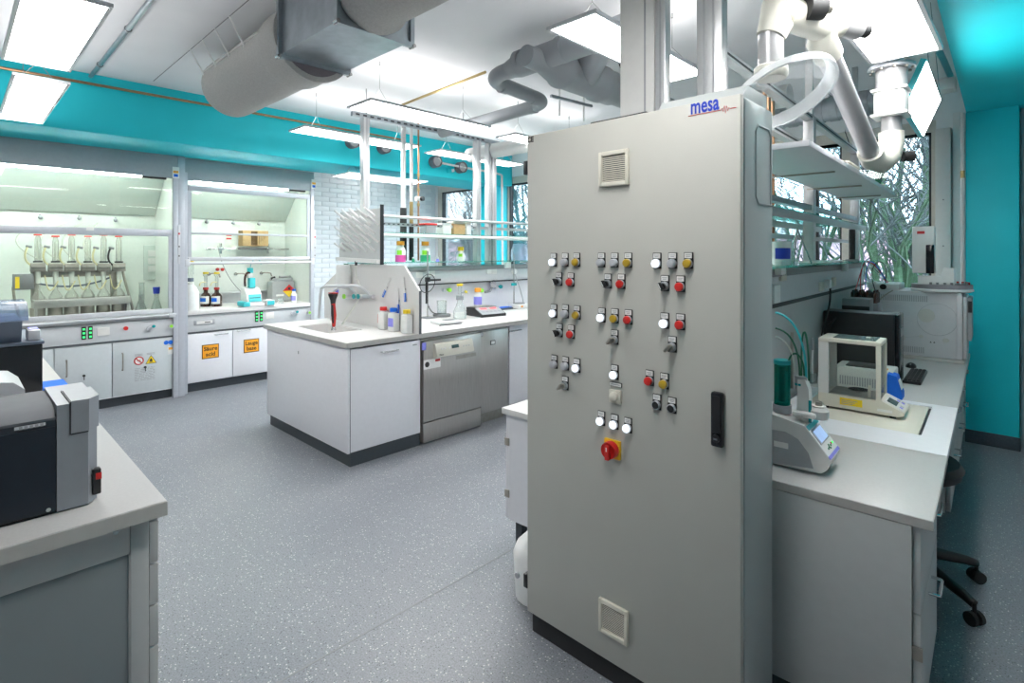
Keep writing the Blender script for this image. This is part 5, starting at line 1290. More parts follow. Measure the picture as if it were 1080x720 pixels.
# rear half of the double bench
t = rthing('bench_worktop', 'white worktop of the rear half of the double bench, left of the control cabinet', 'worktop', -1.375, 3.75, HR-.03)
MB().box(-.475, .475, -1.75, 1.75, 0, .03, .003).build('top', 'worktop', t)
t = rthing('base_cabinet', 'white cabinet with brass hinges peeking out left of the control cabinet', 'cabinet', -1.36, 3.75, 0)
MB().box(-.455, .455, -1.73, 1.7, .20, HR-.031).build('carcass', 'door_white', t)
MB().box(-.475, -.456, -1.73, 1.7, .205, HR-.035).build('door', 'door_white', t)
for z in (.31, .57): MB().box(-.482, -.452, -1.737, -1.7305, z, z+.038, .002).build('hinge', 'steel_dull', t)
for y in (-1.72, 1.5): MB().box(-.42, -.38, y, y+.04, 0, .20).build('leg', 'plinth', t); MB().box(.38, .42, y, y+.04, 0, .2).build('leg', 'plinth', t)
t = thing('waste_bin', 'small white plastic bin at the foot of the control cabinet', 'bin', (-1.60, 1.82, 0))
MB().lathe([(0, 0), (.085, 0), (.095, .01), (.105, .20), (.09, .24), (.04, .29), (0, .295)], n=20).build('tub', 'white_plastic', t); MB().cyl((-.02, -.10, .13), (-.02, -.108, .13), .012, n=10).build('tap', 'grey_plastic', t)

# rack over the right bench
t = rthing('service_rack', 'service rack with glass shelves and a high white shelf on the right bench', 'rack', -.85, 3.8, HR)
LX0 = Vector((-.85, 3.8, HR))
y0, y1 = 2.16-3.8, 5.40-3.8
MB().box(-.03, .03, y0, y1, 0, .505).build('backing_panel', 'bench_grey', t)
md = MB().box(-.04, .04, y0, y1, .525, .66, .003).build('media_board', 'panel_grey', t)
MB().box(-.045, .045, y0, y1, .506, .5245).build('dark_lip', 'gasket', t)
MB().box(-.055, .055, y0, y1, .661, .70, .002).build('grey_rail', 'mid_grey', t)
zl, zm, zt = .715, .985, 1.165
MB().box(-.14, .14, y0, y1, zl-.004, zl+.004).build('glass_shelf', 'glass_shelf', t)
MB().box(-.14, .14, y0, 4.75-3.8, zm-.004, zm+.004).build('glass_shelf', 'glass_shelf', t)
for s in (-1, 1): MB().box(s*.146-.005, s*.146+.005, y0, 4.75-3.8, zm-.045, zm-.005, .002).build('shelf_edge', 'alu', t)
MB().box(.05, .36, y0, 4.58-3.8, zt, zt+.022, .002).build('white_shelf', 'door_white', t)
for y in (-.9, -.2, .5): MB().box(.02, .30, y-.006, y+.006, zt-.008, zt-.0005).build('shelf_arm', 'steel_dull', t)
for px in (846,):
    pass
for y in (3.75-3.8, 5.25-3.8):
    MB().box(-.03, .03, y-.03, y+.03, .70, 1.62, .003).build('post', 'alu', t)
MB().box(-.02, .02, y0, y1, 1.045, 1.075).build('perforated_bar', 'galv', t); MB().box(-.045, -.025, y0, y1, .86, .885).build('rear_bar', 'alu', t)
for z in (1.40, 1.60): MB().box(-.02, .022, y0, y1, z, z+.035).build('strut_rail', 'alu', t); MB().box(.0225, .0235, y0, y1, z+.012, z+.022).build('strut_slot', 'gasket', t)
for y in (-.05, 1.45): MB().box(-.02, .02, y-.02, y+.02, 1.62, CZ-HR).build('hanger_post', 'alu', t)
for px, py in ((824, 290), (865, 302), (878, 297)):
    c = rX(px, py, -.81)-LX0
    o = MB().box(.0405, .055, c.y-.045, c.y+.045, c.z-.03, c.z+.03, .004).build('socket', 'cream_plastic', md)
c = rX(869, 298, -.80)-LX0; MB().box(.055, .09, c.y-.025, c.y+.025, c.z-.035, c.z+.02, .005).build('plug', 'white_plastic', t)
MB().tube(bez((.085, c.y, c.z-.03), (.09, c.y+.02, c.z-.2), (.05, c.y-.1, c.z-.25), (.06, c.y-.15, c.z-.42)), .006, 6).build('power_cable', 'rubber', t)
for px, py in ((820, 281), (889, 280)):
    c = rX(px, py, -.79)-LX0; MB().box(.056, .09, c.y-.04, c.y+.04, c.z-.04, c.z+.03, .006).build('clamp', 'white_plastic', t)
c = rX(820.5, 310, -.79)-LX0; MB().box(.041, .06, c.y-.05, c.y+.05, c.z-.045, c.z+.045, .006).build('switch_box', 'white_plastic', t)
for px, r in ((806.5, 0), (811, 0), (815, 0)):
    p = rX(px, 110, -1.02); tt = rthing('copper_riser', 'copper riser pipe ending above the control cabinet, %s of three' % {806.5: 'left', 811: 'middle', 815: 'right'}[px], 'pipe', -1.02, p.y, HR+.0005, 'copper risers')
    MB().cyl((0, 0, 0), (0, 0, rX(px, 97 if px < 807 else 100+(px-808), -1.02).z-HR), .012, n=10).build('pipe', 'copper', tt)
# things on the rack shelf of the right bench
zsh = HR+zl+.0045
def RS(px, py): p = rX(px, py, -.80); return p.y
t = rthing('detergent_tub', 'white tub with a violet-blue print on the glass shelf by the control cabinet', 'tub', -.80, RS(824.5, 266), zsh)
MB().lathe([(0, 0), (.042, 0), (.044, .01), (.046, .115), (.048, .118), (0, .12)], n=20).build('tub', 'white_plastic', t)
v = []
for i in range(9):
    an = R(-115+12*i); v += [(math.cos(an)*.0462, math.sin(an)*.0462, .03), (math.cos(an)*.0468, math.sin(an)*.0468, .085)]
MB().add(v, [(2*i, 2*i+2, 2*i+3, 2*i+1) for i in range(8)]).build('print', 'logo_blue', t)
t = rthing('tripod_stand', 'little wire tripod right of the white tub', 'stand', -.80, RS(841, 270), zsh)
for an in (0, 120, 240): MB().tube([(0, 0, .19), (math.cos(R(an))*.07, math.sin(R(an))*.07, .003)], .005, 6).build('leg', 'steel_tube', t)
MB().cyl((0, 0, .185), (0, 0, .197), .012, n=10).build('hub', 'steel_tube', t)
t = rthing('notebook', 'flat white folder on the glass shelf', 'folder', -.80, RS(866, 274), zsh); MB().box(-.08, .08, -.2, .2, 0, .012, .002).build('cover', 'paper', t); MB().box(-.078, .082, -.198, .198, .003, .009).build('pages', 'white_plastic', t)
t = rthing('dark_column', 'black upright gas filter on the shelf in front of the window', 'filter', -.80, RS(905, 255)-.25, zsh); MB().cyl((0, 0, 0), (0, 0, .24), .022, n=14).build('cartridge', 'black', t); MB().box(-.04, .04, -.03, .05, 0, .012, .003).build('foot', 'mid_grey', t); MB().box(-.02, .02, .03, .05, .012, .25, .002).build('bracket', 'silver_light', t)
# high shelf: pale cartons
for px, lb in ((882, 'flat pale carton lying on the high white shelf, left one'), (925, 'flat pale carton lying at the free end of the high white shelf')):
    y = rX(px, 190, -.6).y; t = rthing('flat_carton', lb, 'box', -.62, min(y, 4.40), HR+zt+.0225); MB().box(-.1, .1, -.16, .16, 0, .03, .003).build('box', 'white_plastic', t); MB().box(-.102, .102, -.162, .162, .0302, .042, .002).build('lid', 'cream_plastic', t)
t = rthing('tape_roll', 'small dark green roll on the high white shelf', 'roll', -.56, 4.05, HR+zt+.0225); MB().lathe([(.02, 0), (.045, 0), (.045, .05), (.02, .05), (.02, 0)], n=18).build('tape', 'green_dark', t); MB().lathe([(.017, 0), (.0195, 0), (.0195, .05), (.017, .05), (.017, 0)], n=16).build('core', 'cream_plastic', t)

# titrator at the near end
YT = 2.12
def PT(px, py): p = rY(px, py, YT); return p
prof = [PT(790, 488), PT(866, 499.5), PT(872, 496), PT(876, 486), PT(848, 449), PT(790, 428)]
t = rthing('benchtop_titrator', 'grey bench titrator with a slanted blue screen beside the control cabinet', 'titrator', -.55, YT, HR)
o0 = Vector((-.55, YT, HR)); pl = [((p-o0).x, max(.004, (p-o0).z)) for p in prof]
MB().prism(pl, 'y', 0, .15).build('housing', 'offwhite', t)
ap = [(.0, .0), ] 
a = [((PT(x, y)-o0).x, (PT(x, y)-o0).z) for x, y in ((790, 484), (858, 494), (853, 478), (842, 463), (828, 455), (790, 449))]
MB().prism(a, 'y', -.0016, -.0002).build('side_arch', 'grey_plastic', t)
c0 = PT(822, 469)-o0; MB().box(c0.x-.018, c0.x+.03, -.0026, -.0017, c0.z-.008, c0.z+.012).build('maker_plate', 'paper', t)
c0 = PT(842, 490)-o0; MB().box(c0.x-.03, c0.x+.03, -.0006, -.0001, c0.z-.004, c0.z+.005).build('model_plate', 'paper', t)
f0 = Vector((pl[3][0], 0, pl[3][1])); f1 = Vector((pl[4][0], 0, pl[4][1])); up = (f1-f0).normalized(); L = (f1-f0).length
def onf(u, v, w_, h_, nm, m, th=.002, par=None):
    M = Mface(f0+up*(L*v)+Vector((0, .15*u, 0)), (0, 1, 0), up); n_ = M.to_3x3() @ Vector((0, 0, 1))
    if n_.x < 0: n_ = -n_
    M.translation += n_*th/2; MB().obox(M, w_, h_, th, .0).build(nm, m, par or t)
onf(.5, .5, .146, L*.98, 'front_panel', 'white_plastic', .002); onf(.5, .60, .12, L*.40, 'screen_bezel', 'grey_plastic', .004); onf(.5, .60, .10, L*.33, 'screen', 'lcd', .0055); onf(.5, .9, .14, L*.12, 'top_trim', 'turquoise', .004)
for u, v, m in ((.35, .22, 'green_dark'), (.5, .28, 'green_dark'), (.5, .2, 'green_dark'), (.62, .24, 'green_dark'), (.72, .27, 'red'), (.82, .26, 'led_green'), (.45, .24, 'green_dark')): onf(u, v, .010, .006, 'key', m, .004)
onf(.5, .06, .146, L*.08, 'front_edge', 'violet', .003)
c = PT(843, 440)-o0; MB().box(c.x-.03, c.x+.045, .02, .13, c.z-.005, c.z+.012, .006).build('deck', 'offwhite', t)
c = PT(845, 448)-o0; MB().prism([(c.x-.028, c.z), (c.x+.02, c.z), (c.x+.012, c.z+.12), (c.x+.0, c.z+.15), (c.x-.024, c.z+.15)], 'y', .05, .09).build('stand_column', 'offwhite', t)
MB().box(c.x+.012, c.x+.022, .048, .0495, c.z, c.z+.08).build('column_trim', 'teal_plastic', t)
c = PT(836, 408)-o0; MB().cyl((c.x+.01, .07, c.z-.02), (c.x+.01, .07, c.z+.03), .02, n=14).build('electrode_holder', 'grey_plastic', t); MB().cyl((c.x+.01, .07, c.z-.004), (c.x+.01, .07, c.z+.004), .021, n=14).build('holder_ring', 'teal_plastic', t)
c = PT(823, 430)-o0; MB().cyl((c.x-.01, .06, c.z), (c.x-.01, .06, c.z+.15), .028, n=20).build('cylinder_unit', 'glass_green', t); MB().cyl((c.x-.01, .06, c.z+.01), (c.x-.01, .06, c.z+.14), .012, n=12).build('piston', 'rubber', t); MB().lathe([(.032, c.z-.03), (.032, c.z), (0, c.z)], (c.x-.01, .06, 0), 18).build('cylinder_base', 'grey_plastic', t); MB().cyl((c.x-.01, .06, c.z+.15), (c.x-.01, .06, c.z+.165), .03, n=16).build('cylinder_cap', 'teal_plastic', t)
c = PT(858, 437)-o0; MB().lathe([(.03, c.z-.03), (.034, c.z-.02), (.034, c.z+.0), (.024, c.z+.012), (.024, c.z+.016), (0, c.z+.016)], (c.x+.0, .075, 0), 18).build('stirrer', 'offwhite', t)
MB().lathe([(.012, c.z+.016), (.012, c.z+.03), (0, c.z+.03)], (c.x, .075, 0), 12).build('stirrer_knob', 'steel_dull', t)
h0 = PT(838, 402)-o0
for pts, m, r in ((((812, 331), (836, 336), (845, 368), (845, 402)), 'turquoise', .0045), (((812, 348), (832, 352), (838, 375), (838, 402)), 'green_dark', .0035), (((840, 402), (838, 330), (848, 340), (848, 405)), 'green_dark', .0035), (((824, 395), (826, 365), (843, 372), (843, 400)), 'green_dark', .0035), (((812, 357), (828, 362), (833, 380), (832, 395)), 'tubing_clear', .0035)):
    P_ = [PT(*k)-o0+Vector((0, .07, 0)) for k in pts]; MB().tube(bez(*P_), r, 6).build('tube', m, t)
c = PT(828, 385)-o0; MB().cyl((c.x, .09, c.z-.10), (c.x, .09, c.z+.11), .006, n=8).build('burette_tip', 'steel_dull', t)
t = rthing('pipette_holder', 'glass electrode standing in a small clear jar behind the titrator', 'electrode', rZ(857, 404, HR).x, rZ(857, 404, HR).y, HR)
MB().lathe([(0, 0), (.026, 0), (.028, .06), (.026, .062), (.024, .005), (0, .005)], n=16).build('jar', 'glass_edge', t); MB().cyl((0, 0, .006), (.0, .0, .26), .006, n=8).build('shaft', 'white_plastic', t); MB().cyl((0, 0, .2), (0, 0, .27), .009, n=8).build('head', 'grey_plastic', t)

# analytical balance
t = rthing('analytical_balance', 'beige analytical balance with a glass draught shield on the weighing table', 'balance', -.50, 3.19, HR-.002)
o0 = Vector((-.50, 3.19, HR-.002))
MB().prism([(-.16, .012), (.17, .012), (.195, .02), (.195, .035), (.11, .075), (-.16, .075)], 'y', -.10, .10).build('base', 'cream_plastic', t)
for x in (-.13, .15):
    for y in (-.08, .08): MB().cyl((x, y, 0), (x, y, .012), .014, n=10).build('foot', 'black', t)
sl = math.atan2(.04, .085); M = Matrix.Translation((.1525, 0, .055)) @ Matrix.Rotation(sl, 4, 'Y')
MB().obox(M @ Matrix.Translation((0, 0, .001)), .085, .17, .004, .001).build('control_panel', 'offwhite', t)
MB().obox(M @ Matrix.Translation((-.012, -.02, .0035)), .042, .085, .003).build('display', 'lcd_dark', t)
for k, (u, v) in enumerate(((.005, .045), (.005, .065), (.025, .045), (.025, .065), (.028, -.05), (.028, -.02))): MB().obox(M @ Matrix.Translation((u, v, .0035)), .014, .014, .003).build('key', 'lens_grey' if k % 2 else 'violet', t)
H_ = .345
MB().box(-.16, .105, -.10, .10, H_-.012, H_+.008, .004).build('top_frame', 'cream_plastic', t); MB().box(-.10, .08, -.07, .07, H_+.0085, H_+.011).build('top_glass', 'lcd_dark', t); MB().box(.03, .05, -.012, .012, H_+.0115, H_+.018, .003).build('top_knob', 'cream_plastic', t)
MB().box(-.16, -.115, -.10, -.075, .0755, H_-.0125).box(-.16, -.115, .075, .10, .0755, H_-.0125).box(-.16, -.15, -.075, .075, .0755, H_-.0125).build('rear_pillar', 'offwhite', t)
for s in (-1, 1): MB().box(.085, .105, s*.10-.012*(s > 0), s*.10+.012*(s < 0), .0755, H_-.0125).build('front_pillar', 'cream_plastic', t); MB().box(-.114, .084, s*.097-.002, s*.097+.002, .0755, H_-.0125).build('side_glass', 'glass_hood', t)
MB().box(.096, .10, -.087, .087, .0755, H_-.0125).build('front_glass', 'glass_hood', t)
MB().box(-.114, .084, -.09, .09, .0752, .079).build('chamber_floor', 'steel_dull', t); MB().lathe([(.012, .079), (.012, .09), (.045, .092), (.047, .096), (0, .096)], n=24).build('weighing_pan', 'chrome', t)
MB().box(.05, .062, -.086, -.078, .079, .14, .002).build('slide_handle', 'cream_plastic', t)
MB().box(-.065, .03, -.1012, -.1002, .03, .065).build('yellow_label', 'yellow', t)
mb = MB()
for k in range(3): mb.box(-.058, -.01+.01*k, -.1018, -.1013, .036+k*.008, .039+k*.008)
mb.build('label_print', 'print_grey', t)['kind'] = 'stuff'
MB().box(.09, .15, -.1012, -.1002, .026, .038).build('model_label', 'paper', t)
# printer behind it
t = rthing('label_printer', 'pale printer with a dark lid and orange key behind the analytical balance', 'printer', -.53, 3.66, HR)
MB().box(-.15, .13, -.09, .12, .003, .13, .008).build('case', 'offwhite', t); MB().box(-.10, .05, -.06, .08, .1305, .138, .003).build('lid', 'black', t); MB().box(.07, .10, -.05, -.02, .1305, .136).build('orange_key', 'orange', t)
slm = MB().box(-.003, .003, -.0925, -.0905, .03, .08).mesh('vent_slot', 'print_grey')
for k in range(18): link('vent_slot', slm, t, (-.12+k*.012, 0, 0))
p = rZ(940, 412, HR); t = rthing('blue_dispenser', 'blue wedge-shaped dispenser right of the analytical balance', 'dispenser', p.x+.035, 3.50+.06, HR)
MB().prism([(-.04, .0), (.035, 0), (.035, .03), (.01, .12), (-.03, .13)], 'y', -.05, .05).build('body', 'blue', t); MB().obox(Matrix.Translation((.0245, 0, .075)) @ Matrix.Rotation(R(-15.5), 4, 'Y'), .003, .07, .05).build('window', 'paper', t)
# computer tower, keyboard, mouse
t = rthing('computer_tower', 'black computer tower standing sideways behind the balance', 'computer', -.61, 3.98, HR)
MB().box(-.195, .18, -.085, .10, .006, .412, .005).build('case', 'black', t); MB().box(.1805, .205, -.085, .10, .006, .415, .006).build('front_bezel', 'black_gloss', t); MB().box(.2055, .207, -.05, .07, .28, .33).build('drive_slot', 'mid_grey', t)
for x in (-.15, .15): MB().box(x-.02, x+.02, -.07, .09, 0, .0055).build('foot', 'rubber', t)
t = rthing('keyboard', 'black keyboard lying beside the computer tower', 'keyboard', -.345, 4.18, HR)
MB().box(-.055, .035, -.22, .22, .002, .02, .004).build('base', 'black', t)
km = MB().box(-.008, .008, -.008, .008, 0, .006).mesh('key', 'black_matte')
for r in range(4):
    for k in range(20): link('key', km, t, (-.04+r*.02, -.2+k*.021, .0202))
p = rZ(965, 381, HR); t = rthing('computer_mouse', 'black computer mouse before the gas chromatograph', 'mouse', p.x, p.y-.25, HR)
mb = MB(); mb.ball((0, 0, 0), .05, 16, (1, 1, .6)); mb.v = [(a*.62, b*1.05, max(0, c)) for a, b, c in mb.v]; mb.build('shell', 'black', t); MB().box(-.004, .004, -.045, -.02, .019, .027, .002).build('wheel', 'mid_grey', t)
t = rthing('cable_bundle', 'tangle of black cables between the computer tower and the rack', 'cables', -.78, 3.86, HR)
for k in range(4): MB().tube(bez((-.02+.006*k, -.03*k, .01), (.03, -.1, .15+.06*k), (.02, -.12+.03*k, .34), (.02*k, .08, .33+.02*k)), .006, 6).build('cable', 'rubber', t)
# dark box and bottles of wires behind the tower
t = rthing('dark_module', 'small dark instrument module behind the computer tower', 'instrument', -.71, 4.36, HR); MB().box(-.06, .10, -.08, .08, .003, .47, .006).build('case', 'mid_grey', t); MB().box(-.06, .10, -.082, -.0802, .05, .42).build('panel', 'black', t)
t = rthing('vial_rack', 'rack of brown vials behind the computer tower near the window', 'vials', -.70, 4.66, HR)
MB().box(-.08, .10, -.10, .10, 0, .42, .004).build('stand', 'mid_grey', t)
for i in range(4):
    for j in range(3): MB().lathe([(0, .42), (.017, .42), (.017, .49), (.009, .50), (.009, .51), (0, .51)], (-.055+i*.043, -.06+j*.06, .0005), 10).build('vial', 'amber_glass', t)
for k, m in enumerate(('logo_red', 'logo_red', 'blue', 'paper', 'rubber', 'paper')):
    rng = random.Random(40+k); MB().tube(bez((-.05+k*.03, .0, .51), (rng.uniform(-.1, .1), rng.uniform(-.1, .2), .75), (.05+rng.uniform(-.1, .15), .15+rng.uniform(-.1, .2), .8), (.1, .3+rng.uniform(-.1, .1), .55)), .0035, 5).build('wire', m, t)

# gas chromatograph
YG = 4.93
t = rthing('gas_chromatograph', 'large white gas chromatograph with an autosampler ring against the teal wall', 'chromatograph', -.415, YG, HR)
o0 = Vector((-.415, YG, HR))
MB().box(-.27, .26, 0, .48, .025, .50, .01).build('oven_housing', 'gc_white', t)
MB().box(-.275, .272, -.004, .45, .0, .024, .004).build('base', 'gc_beige', t)
MB().box(.23, .262, -.012, .0, .03, .48, .004).build('front_frame', 'gc_white', t)
MB().box(.2625, .285, .02, .44, .03, .47, .006).build('oven_door', 'gc_white', t); MB().box(.286, .31, .05, .40, .16, .46, .006).build('keypad_panel', 'grey_plastic', t); MB().box(.29, .312, .04, .052, .36, .44).build('black_tab', 'black', t)
slm = MB().box(-.0035, .0035, -.0015, -.0002, -.022, .022).mesh('vent_slot', 'grey_plastic')
for k in range(26): link('vent_slot', slm, t, (-.25+k*.0125, 0, .445))
for k in range(22): link('vent_slot', slm, t, (-.22+k*.0125, 0, .07))
def oval(cx, cz, rx, rz, m, nm, ring=False):
    if ring: MB().tube([(cx+math.cos(i*math.pi/16)*rx, -.0012, cz+math.sin(i*math.pi/16)*rz) for i in range(33)], .0016, 4, False).build(nm, m, t)
    else: MB().prism([(cx+math.cos(i*math.pi/12)*rx, cz+math.sin(i*math.pi/12)*rz) for i in range(24)], 'y', -.0022, -.0003).build(nm, m, t)
oval(.12, .30, .115, .115, 'grey_plastic', 'oval_line', True); oval(.06, .325, .05, .05, 'gc_beige', 'oval_cover'); oval(-.09, .15, .026, .022, 'gc_beige', 'oval_cover'); oval(.03, .17, .012, .012, 'gc_beige', 'oval_cover'); oval(.17, .155, .02, .015, 'gc_beige', 'oval_cover')
MB().tube([(-.064, -.001, .155), (.018, -.001, .17)], .0012, 4).build('link_line', 'grey_plastic', t)
for x in (.085, .105): MB().prism([(x-.006, .13), (x+.006, .13), (x, .142)], 'y', -.0012, -.0002).build('warning_mark', 'print_black', t)
c = rY(927, 305, YG)-o0; MB().box(c.x-.08, c.x+.12, .05, .4, .50, .545, .006).build('inlet_cover', 'white_plastic', t); MB().cyl((c.x+.02, .0495, .52), (c.x+.02, .047, .52), .022, n=14).build('inlet_port', 'black', t)
a = rY(958, 303, YG)-o0; b = rY(1027, 303, YG)-o0; rc = (b.x-a.x)/2; xc = (a.x+b.x)/2
MB().lathe([(0, .495), (rc*.9, .495), (rc, .505), (rc, .515), (rc*.97, .52), (0, .52)], (xc, rc*.75, 0), 36).build('carousel_tray', 'white_plastic', t)
MB().lathe([(rc*.70, .5205), (rc*.97, .5205), (rc*.97, .55), (rc*.70, .55), (rc*.70, .5205)], (xc, rc*.75, 0), 36).build('carousel_ring', 'ring_grey', t)
for k in range(14):
    an = R(-110+k*15); MB().lathe([(0, .5505), (.008, .5505), (.008, .568), (0, .568)], (xc+math.cos(an)*rc*.84, rc*.75+math.sin(an)*rc*.84, 0), 8).build('vial', 'red_dark' if k > 6 else 'mid_grey', t)
a = rY(961, 288, YG)-o0; b = rY(985, 238, YG)-o0
MB().box(a.x, b.x-.0, .06, .16, a.z-.0, b.z, .006).build('injection_tower', 'white_plastic', t); MB().box(a.x+.03, a.x+.075, .0565, .0592, b.z-.055, b.z-.035).build('tower_print', 'logo_red', t)
c0 = rY(976, 287, YG)-o0; c1 = rY(983, 258, YG)-o0; MB().box(c0.x, c1.x+.01, .03, .0595, c0.z-.01, c1.z, .005).build('syringe_guard', 'black_gloss', t)
a = rY(967, 298, YG)-o0; b = rY(1006, 283, YG)-o0; MB().prism([(a.x, .5505), (b.x, .5505), (b.x, b.z), (b.x-.06, b.z), (b.x-.08, .61), (a.x, .61)], 'y', .06, .15).build('tower_bracket', 'white_plastic', t)
MB().tube(bez((c.x+.09, -.02, .50), (c.x+.02, -.05, .45), (c.x-.02, -.05, .40), (c.x-.06, -.04, .30)), .005, 6).build('gas_line', 'steel_dull', t)

# extraction arm
P0 = Vector((-.369, 3.22, 2.46)); 
def at(px, py, dep): return CP + ray(px, py)*dep
t = thing('fume_extractor', 'jointed cream fume extraction arm with a clear bell hood above the right bench', 'extraction arm', P0)
def r_(p): return p-P0
fl = at(940, 74, 2.65); lo = at(946, 163, 2.65); lo2 = at(921, 168, 2.60); u1 = at(868, 46, 2.06); u2 = at(866, 28, 2.02); e1 = at(905, 32, 2.06); e2 = at(830, 14, 1.97); bt = at(818, 12, 1.95); bell = at(813, 80, 1.95)
MB().cyl(r_(fl)+Vector((0, 0, .0)), r_(fl)+Vector((0, 0, .018)), .098, n=28).build('ceiling_flange', 'silver', t)
MB().cyl(r_(fl)+Vector((0, 0, .018)), Vector((r_(fl).x, r_(fl).y, CZ-P0.z)), .05, n=20).build('ceiling_duct', 'silver', t)
bm_ = MB().cyl((0, 0, .0), (0, 0, .009), .007, n=8).mesh('flange_bolt', 'steel_dull')
for k in range(10): link('flange_bolt', bm_, t, r_(fl)+Vector((math.cos(k*.628)*.085, math.sin(k*.628)*.085, -.009)))
f2 = at(940, 95, 2.65); f3 = at(940, 124, 2.65); 
MB().cyl(r_(fl), r_(f2), .066, n=24).build('upper_sleeve', 'arm_tube', t)
cz0, cz1 = r_(f2).z, r_(f3).z; cc = r_(f2)
MB().box(cc.x-.066, cc.x+.066, cc.y-.066, cc.y+.066, cz1, cz0, .022).box(cc.x-.075, cc.x+.075, cc.y-.075, cc.y+.075, cz0-.014, cz0, .006).box(cc.x-.075, cc.x+.075, cc.y-.075, cc.y+.075, cz1, cz1+.014, .006).build('swivel_box', 'white_plastic', t)
q0 = Vector((cc.x, cc.y, cz1)); q1 = Vector((cc.x, cc.y, r_(lo).z+.11))
MB().cyl(q0, q1, .043, n=24).build('drop_tube', 'arm_tube', t)
lo_ = Vector((cc.x, cc.y, r_(lo).z)); l2 = r_(lo2)
dirn = (r_(u1)-l2).normalized()
MB().tube([q1+Vector((0, 0, .0)), q1+Vector((0, 0, -.06)), lo_+(l2-lo_)*.18, lo_+(l2-lo_)*.55+Vector((0, 0, -.022)), l2+dirn*.0, l2+dirn*.07], [.054, .054, .056, .056, .054, .054], 24).build('lower_elbow', 'arm_cream', t)
kd = RT*.9+FW*-.2; kd.normalize()
MB().cyl(lo_+kd*.05+Vector((0, 0, -.01)), lo_+kd*.095+Vector((0, 0, -.01)), .026, n=18).build('friction_knob', 'rubber', t)
MB().cyl(l2+dirn*.07, r_(u1)-dirn*.03, .041, n=24).build('long_tube', 'arm_tube', t)
ev = (r_(e1)-r_(u2))
MB().tube([r_(u1)-dirn*.07, r_(u1)+dirn*.01, r_(u2)+dirn*.01+ev*.1, r_(u2)+ev*.45+Vector((0, 0, .015))], [.052, .054, .056, .05], 24).build('middle_elbow', 'arm_cream', t)
MB().cyl(r_(u2)+ev*.4+Vector((0, 0, .015)), r_(e1)+Vector((0, 0, .005)), .046, .04, n=24).build('joint_sleeve', 'arm_tube', t)
MB().cyl(r_(e1), r_(e1)+ev.normalized()*.04, .026, n=18).build('friction_knob', 'rubber', t)
MB().tube([r_(u2)+ev*.3, r_(u2), r_(e2), r_(bt)], [.05, .054, .058, .055], 24).build('top_joint', 'arm_cream', t)
kk = at(860, 8, 1.93); MB().cyl(r_(kk)-RT*.03, r_(kk)+RT*.028, .042, n=24).build('friction_disc', 'rubber', t); MB().cyl(r_(kk)+RT*.028, r_(kk)+RT*.055, .022, n=16).build('friction_knob', 'steel_dull', t)
b0 = r_(bt); b1 = Vector((r_(bell).x, r_(bell).y, r_(bell).z))
MB().tube([b0+RT*.05, b0, b0+Vector((0, 0, -.05)), Vector((b1.x, b1.y, b1.z+.14))], [.056, .06, .058, .05], 24).build('end_elbow', 'arm_cream', t)
MB().cyl((b1.x, b1.y, b1.z+.15), (b1.x, b1.y, b1.z+.03), .043, n=24).build('end_tube', 'arm_tube', t)
MB().lathe([(.05, b1.z+.035), (.056, b1.z+.03), (.058, b1.z-.0), (.05, b1.z-.012), (.046, b1.z-.012)], (b1.x, b1.y, 0), 28).build('collar', 'arm_cream', t)
ax_ = (RT*.022 - FW*.05 + Vector((0, 0, -.1))).normalized()
Mt = Matrix.Translation(b1) @ Vector((0, 0, -1)).rotation_difference(ax_).to_matrix().to_4x4()
MB().lathe([(.048, -.006), (.075, -.012), (.14, -.045), (.178, -.075), (.182, -.10), (.176, -.10), (.172, -.078), (.135, -.05), (.07, -.017), (.045, -.011)], n=40, M=Mt, cap=False).build('bell_hood', 'bell_clear', t)
MB().lathe([(.160, -.064), (.186, -.082), (.186, -.104), (.176, -.104), (.170, -.08), (.160, -.064)], n=40, M=Mt).build('bell_rim', 'bell_rim', t)

# stool
t = rthing('lab_stool', 'black swivel stool tucked under the weighing table', 'stool', -.325, 3.14, 0)
MB().lathe([(0, .50), (.18, .50), (.225, .525), (.238, .56), (.22, .585), (.12, .60), (0, .595)], n=32).build('seat', 'black_matte', t)
MB().cyl((0, 0, .07), (0, 0, .24), .028, n=16).build('column', 'black', t); MB().cyl((0, 0, .24), (0, 0, .50), .016, n=12).build('gas_lift', 'chrome', t)
a0 = math.degrees(math.atan2(-.2, .32))
for k in range(5):
    an = R(-36+72*k); u = Vector((math.cos(an), math.sin(an), 0)); sd = Vector((-u.y, u.x, 0))
    MB().tube([u*.02+Vector((0, 0, .135)), u*.15+Vector((0, 0, .125)), u*.29+Vector((0, 0, .10)), u*.335+Vector((0, 0, .085))], [.032, .027, .021, .018], 10).build('base_arm', 'black', t)
    c = u*.335; w_ = MB()
    for s in (-1, 1): w_.cyl(c+sd*(s*.008)+Vector((0, 0, .0275)), c+sd*(s*.026)+Vector((0, 0, .0275)), .0275, n=16)
    w_.tube([c+Vector((0, 0, .0275)), c+Vector((0, 0, .09))], .0075, 8); w_.build('caster', 'rubber', t)
MB().cyl((0, 0, .10), (0, 0, .16), .042, .036, n=18).build('hub', 'black', t)

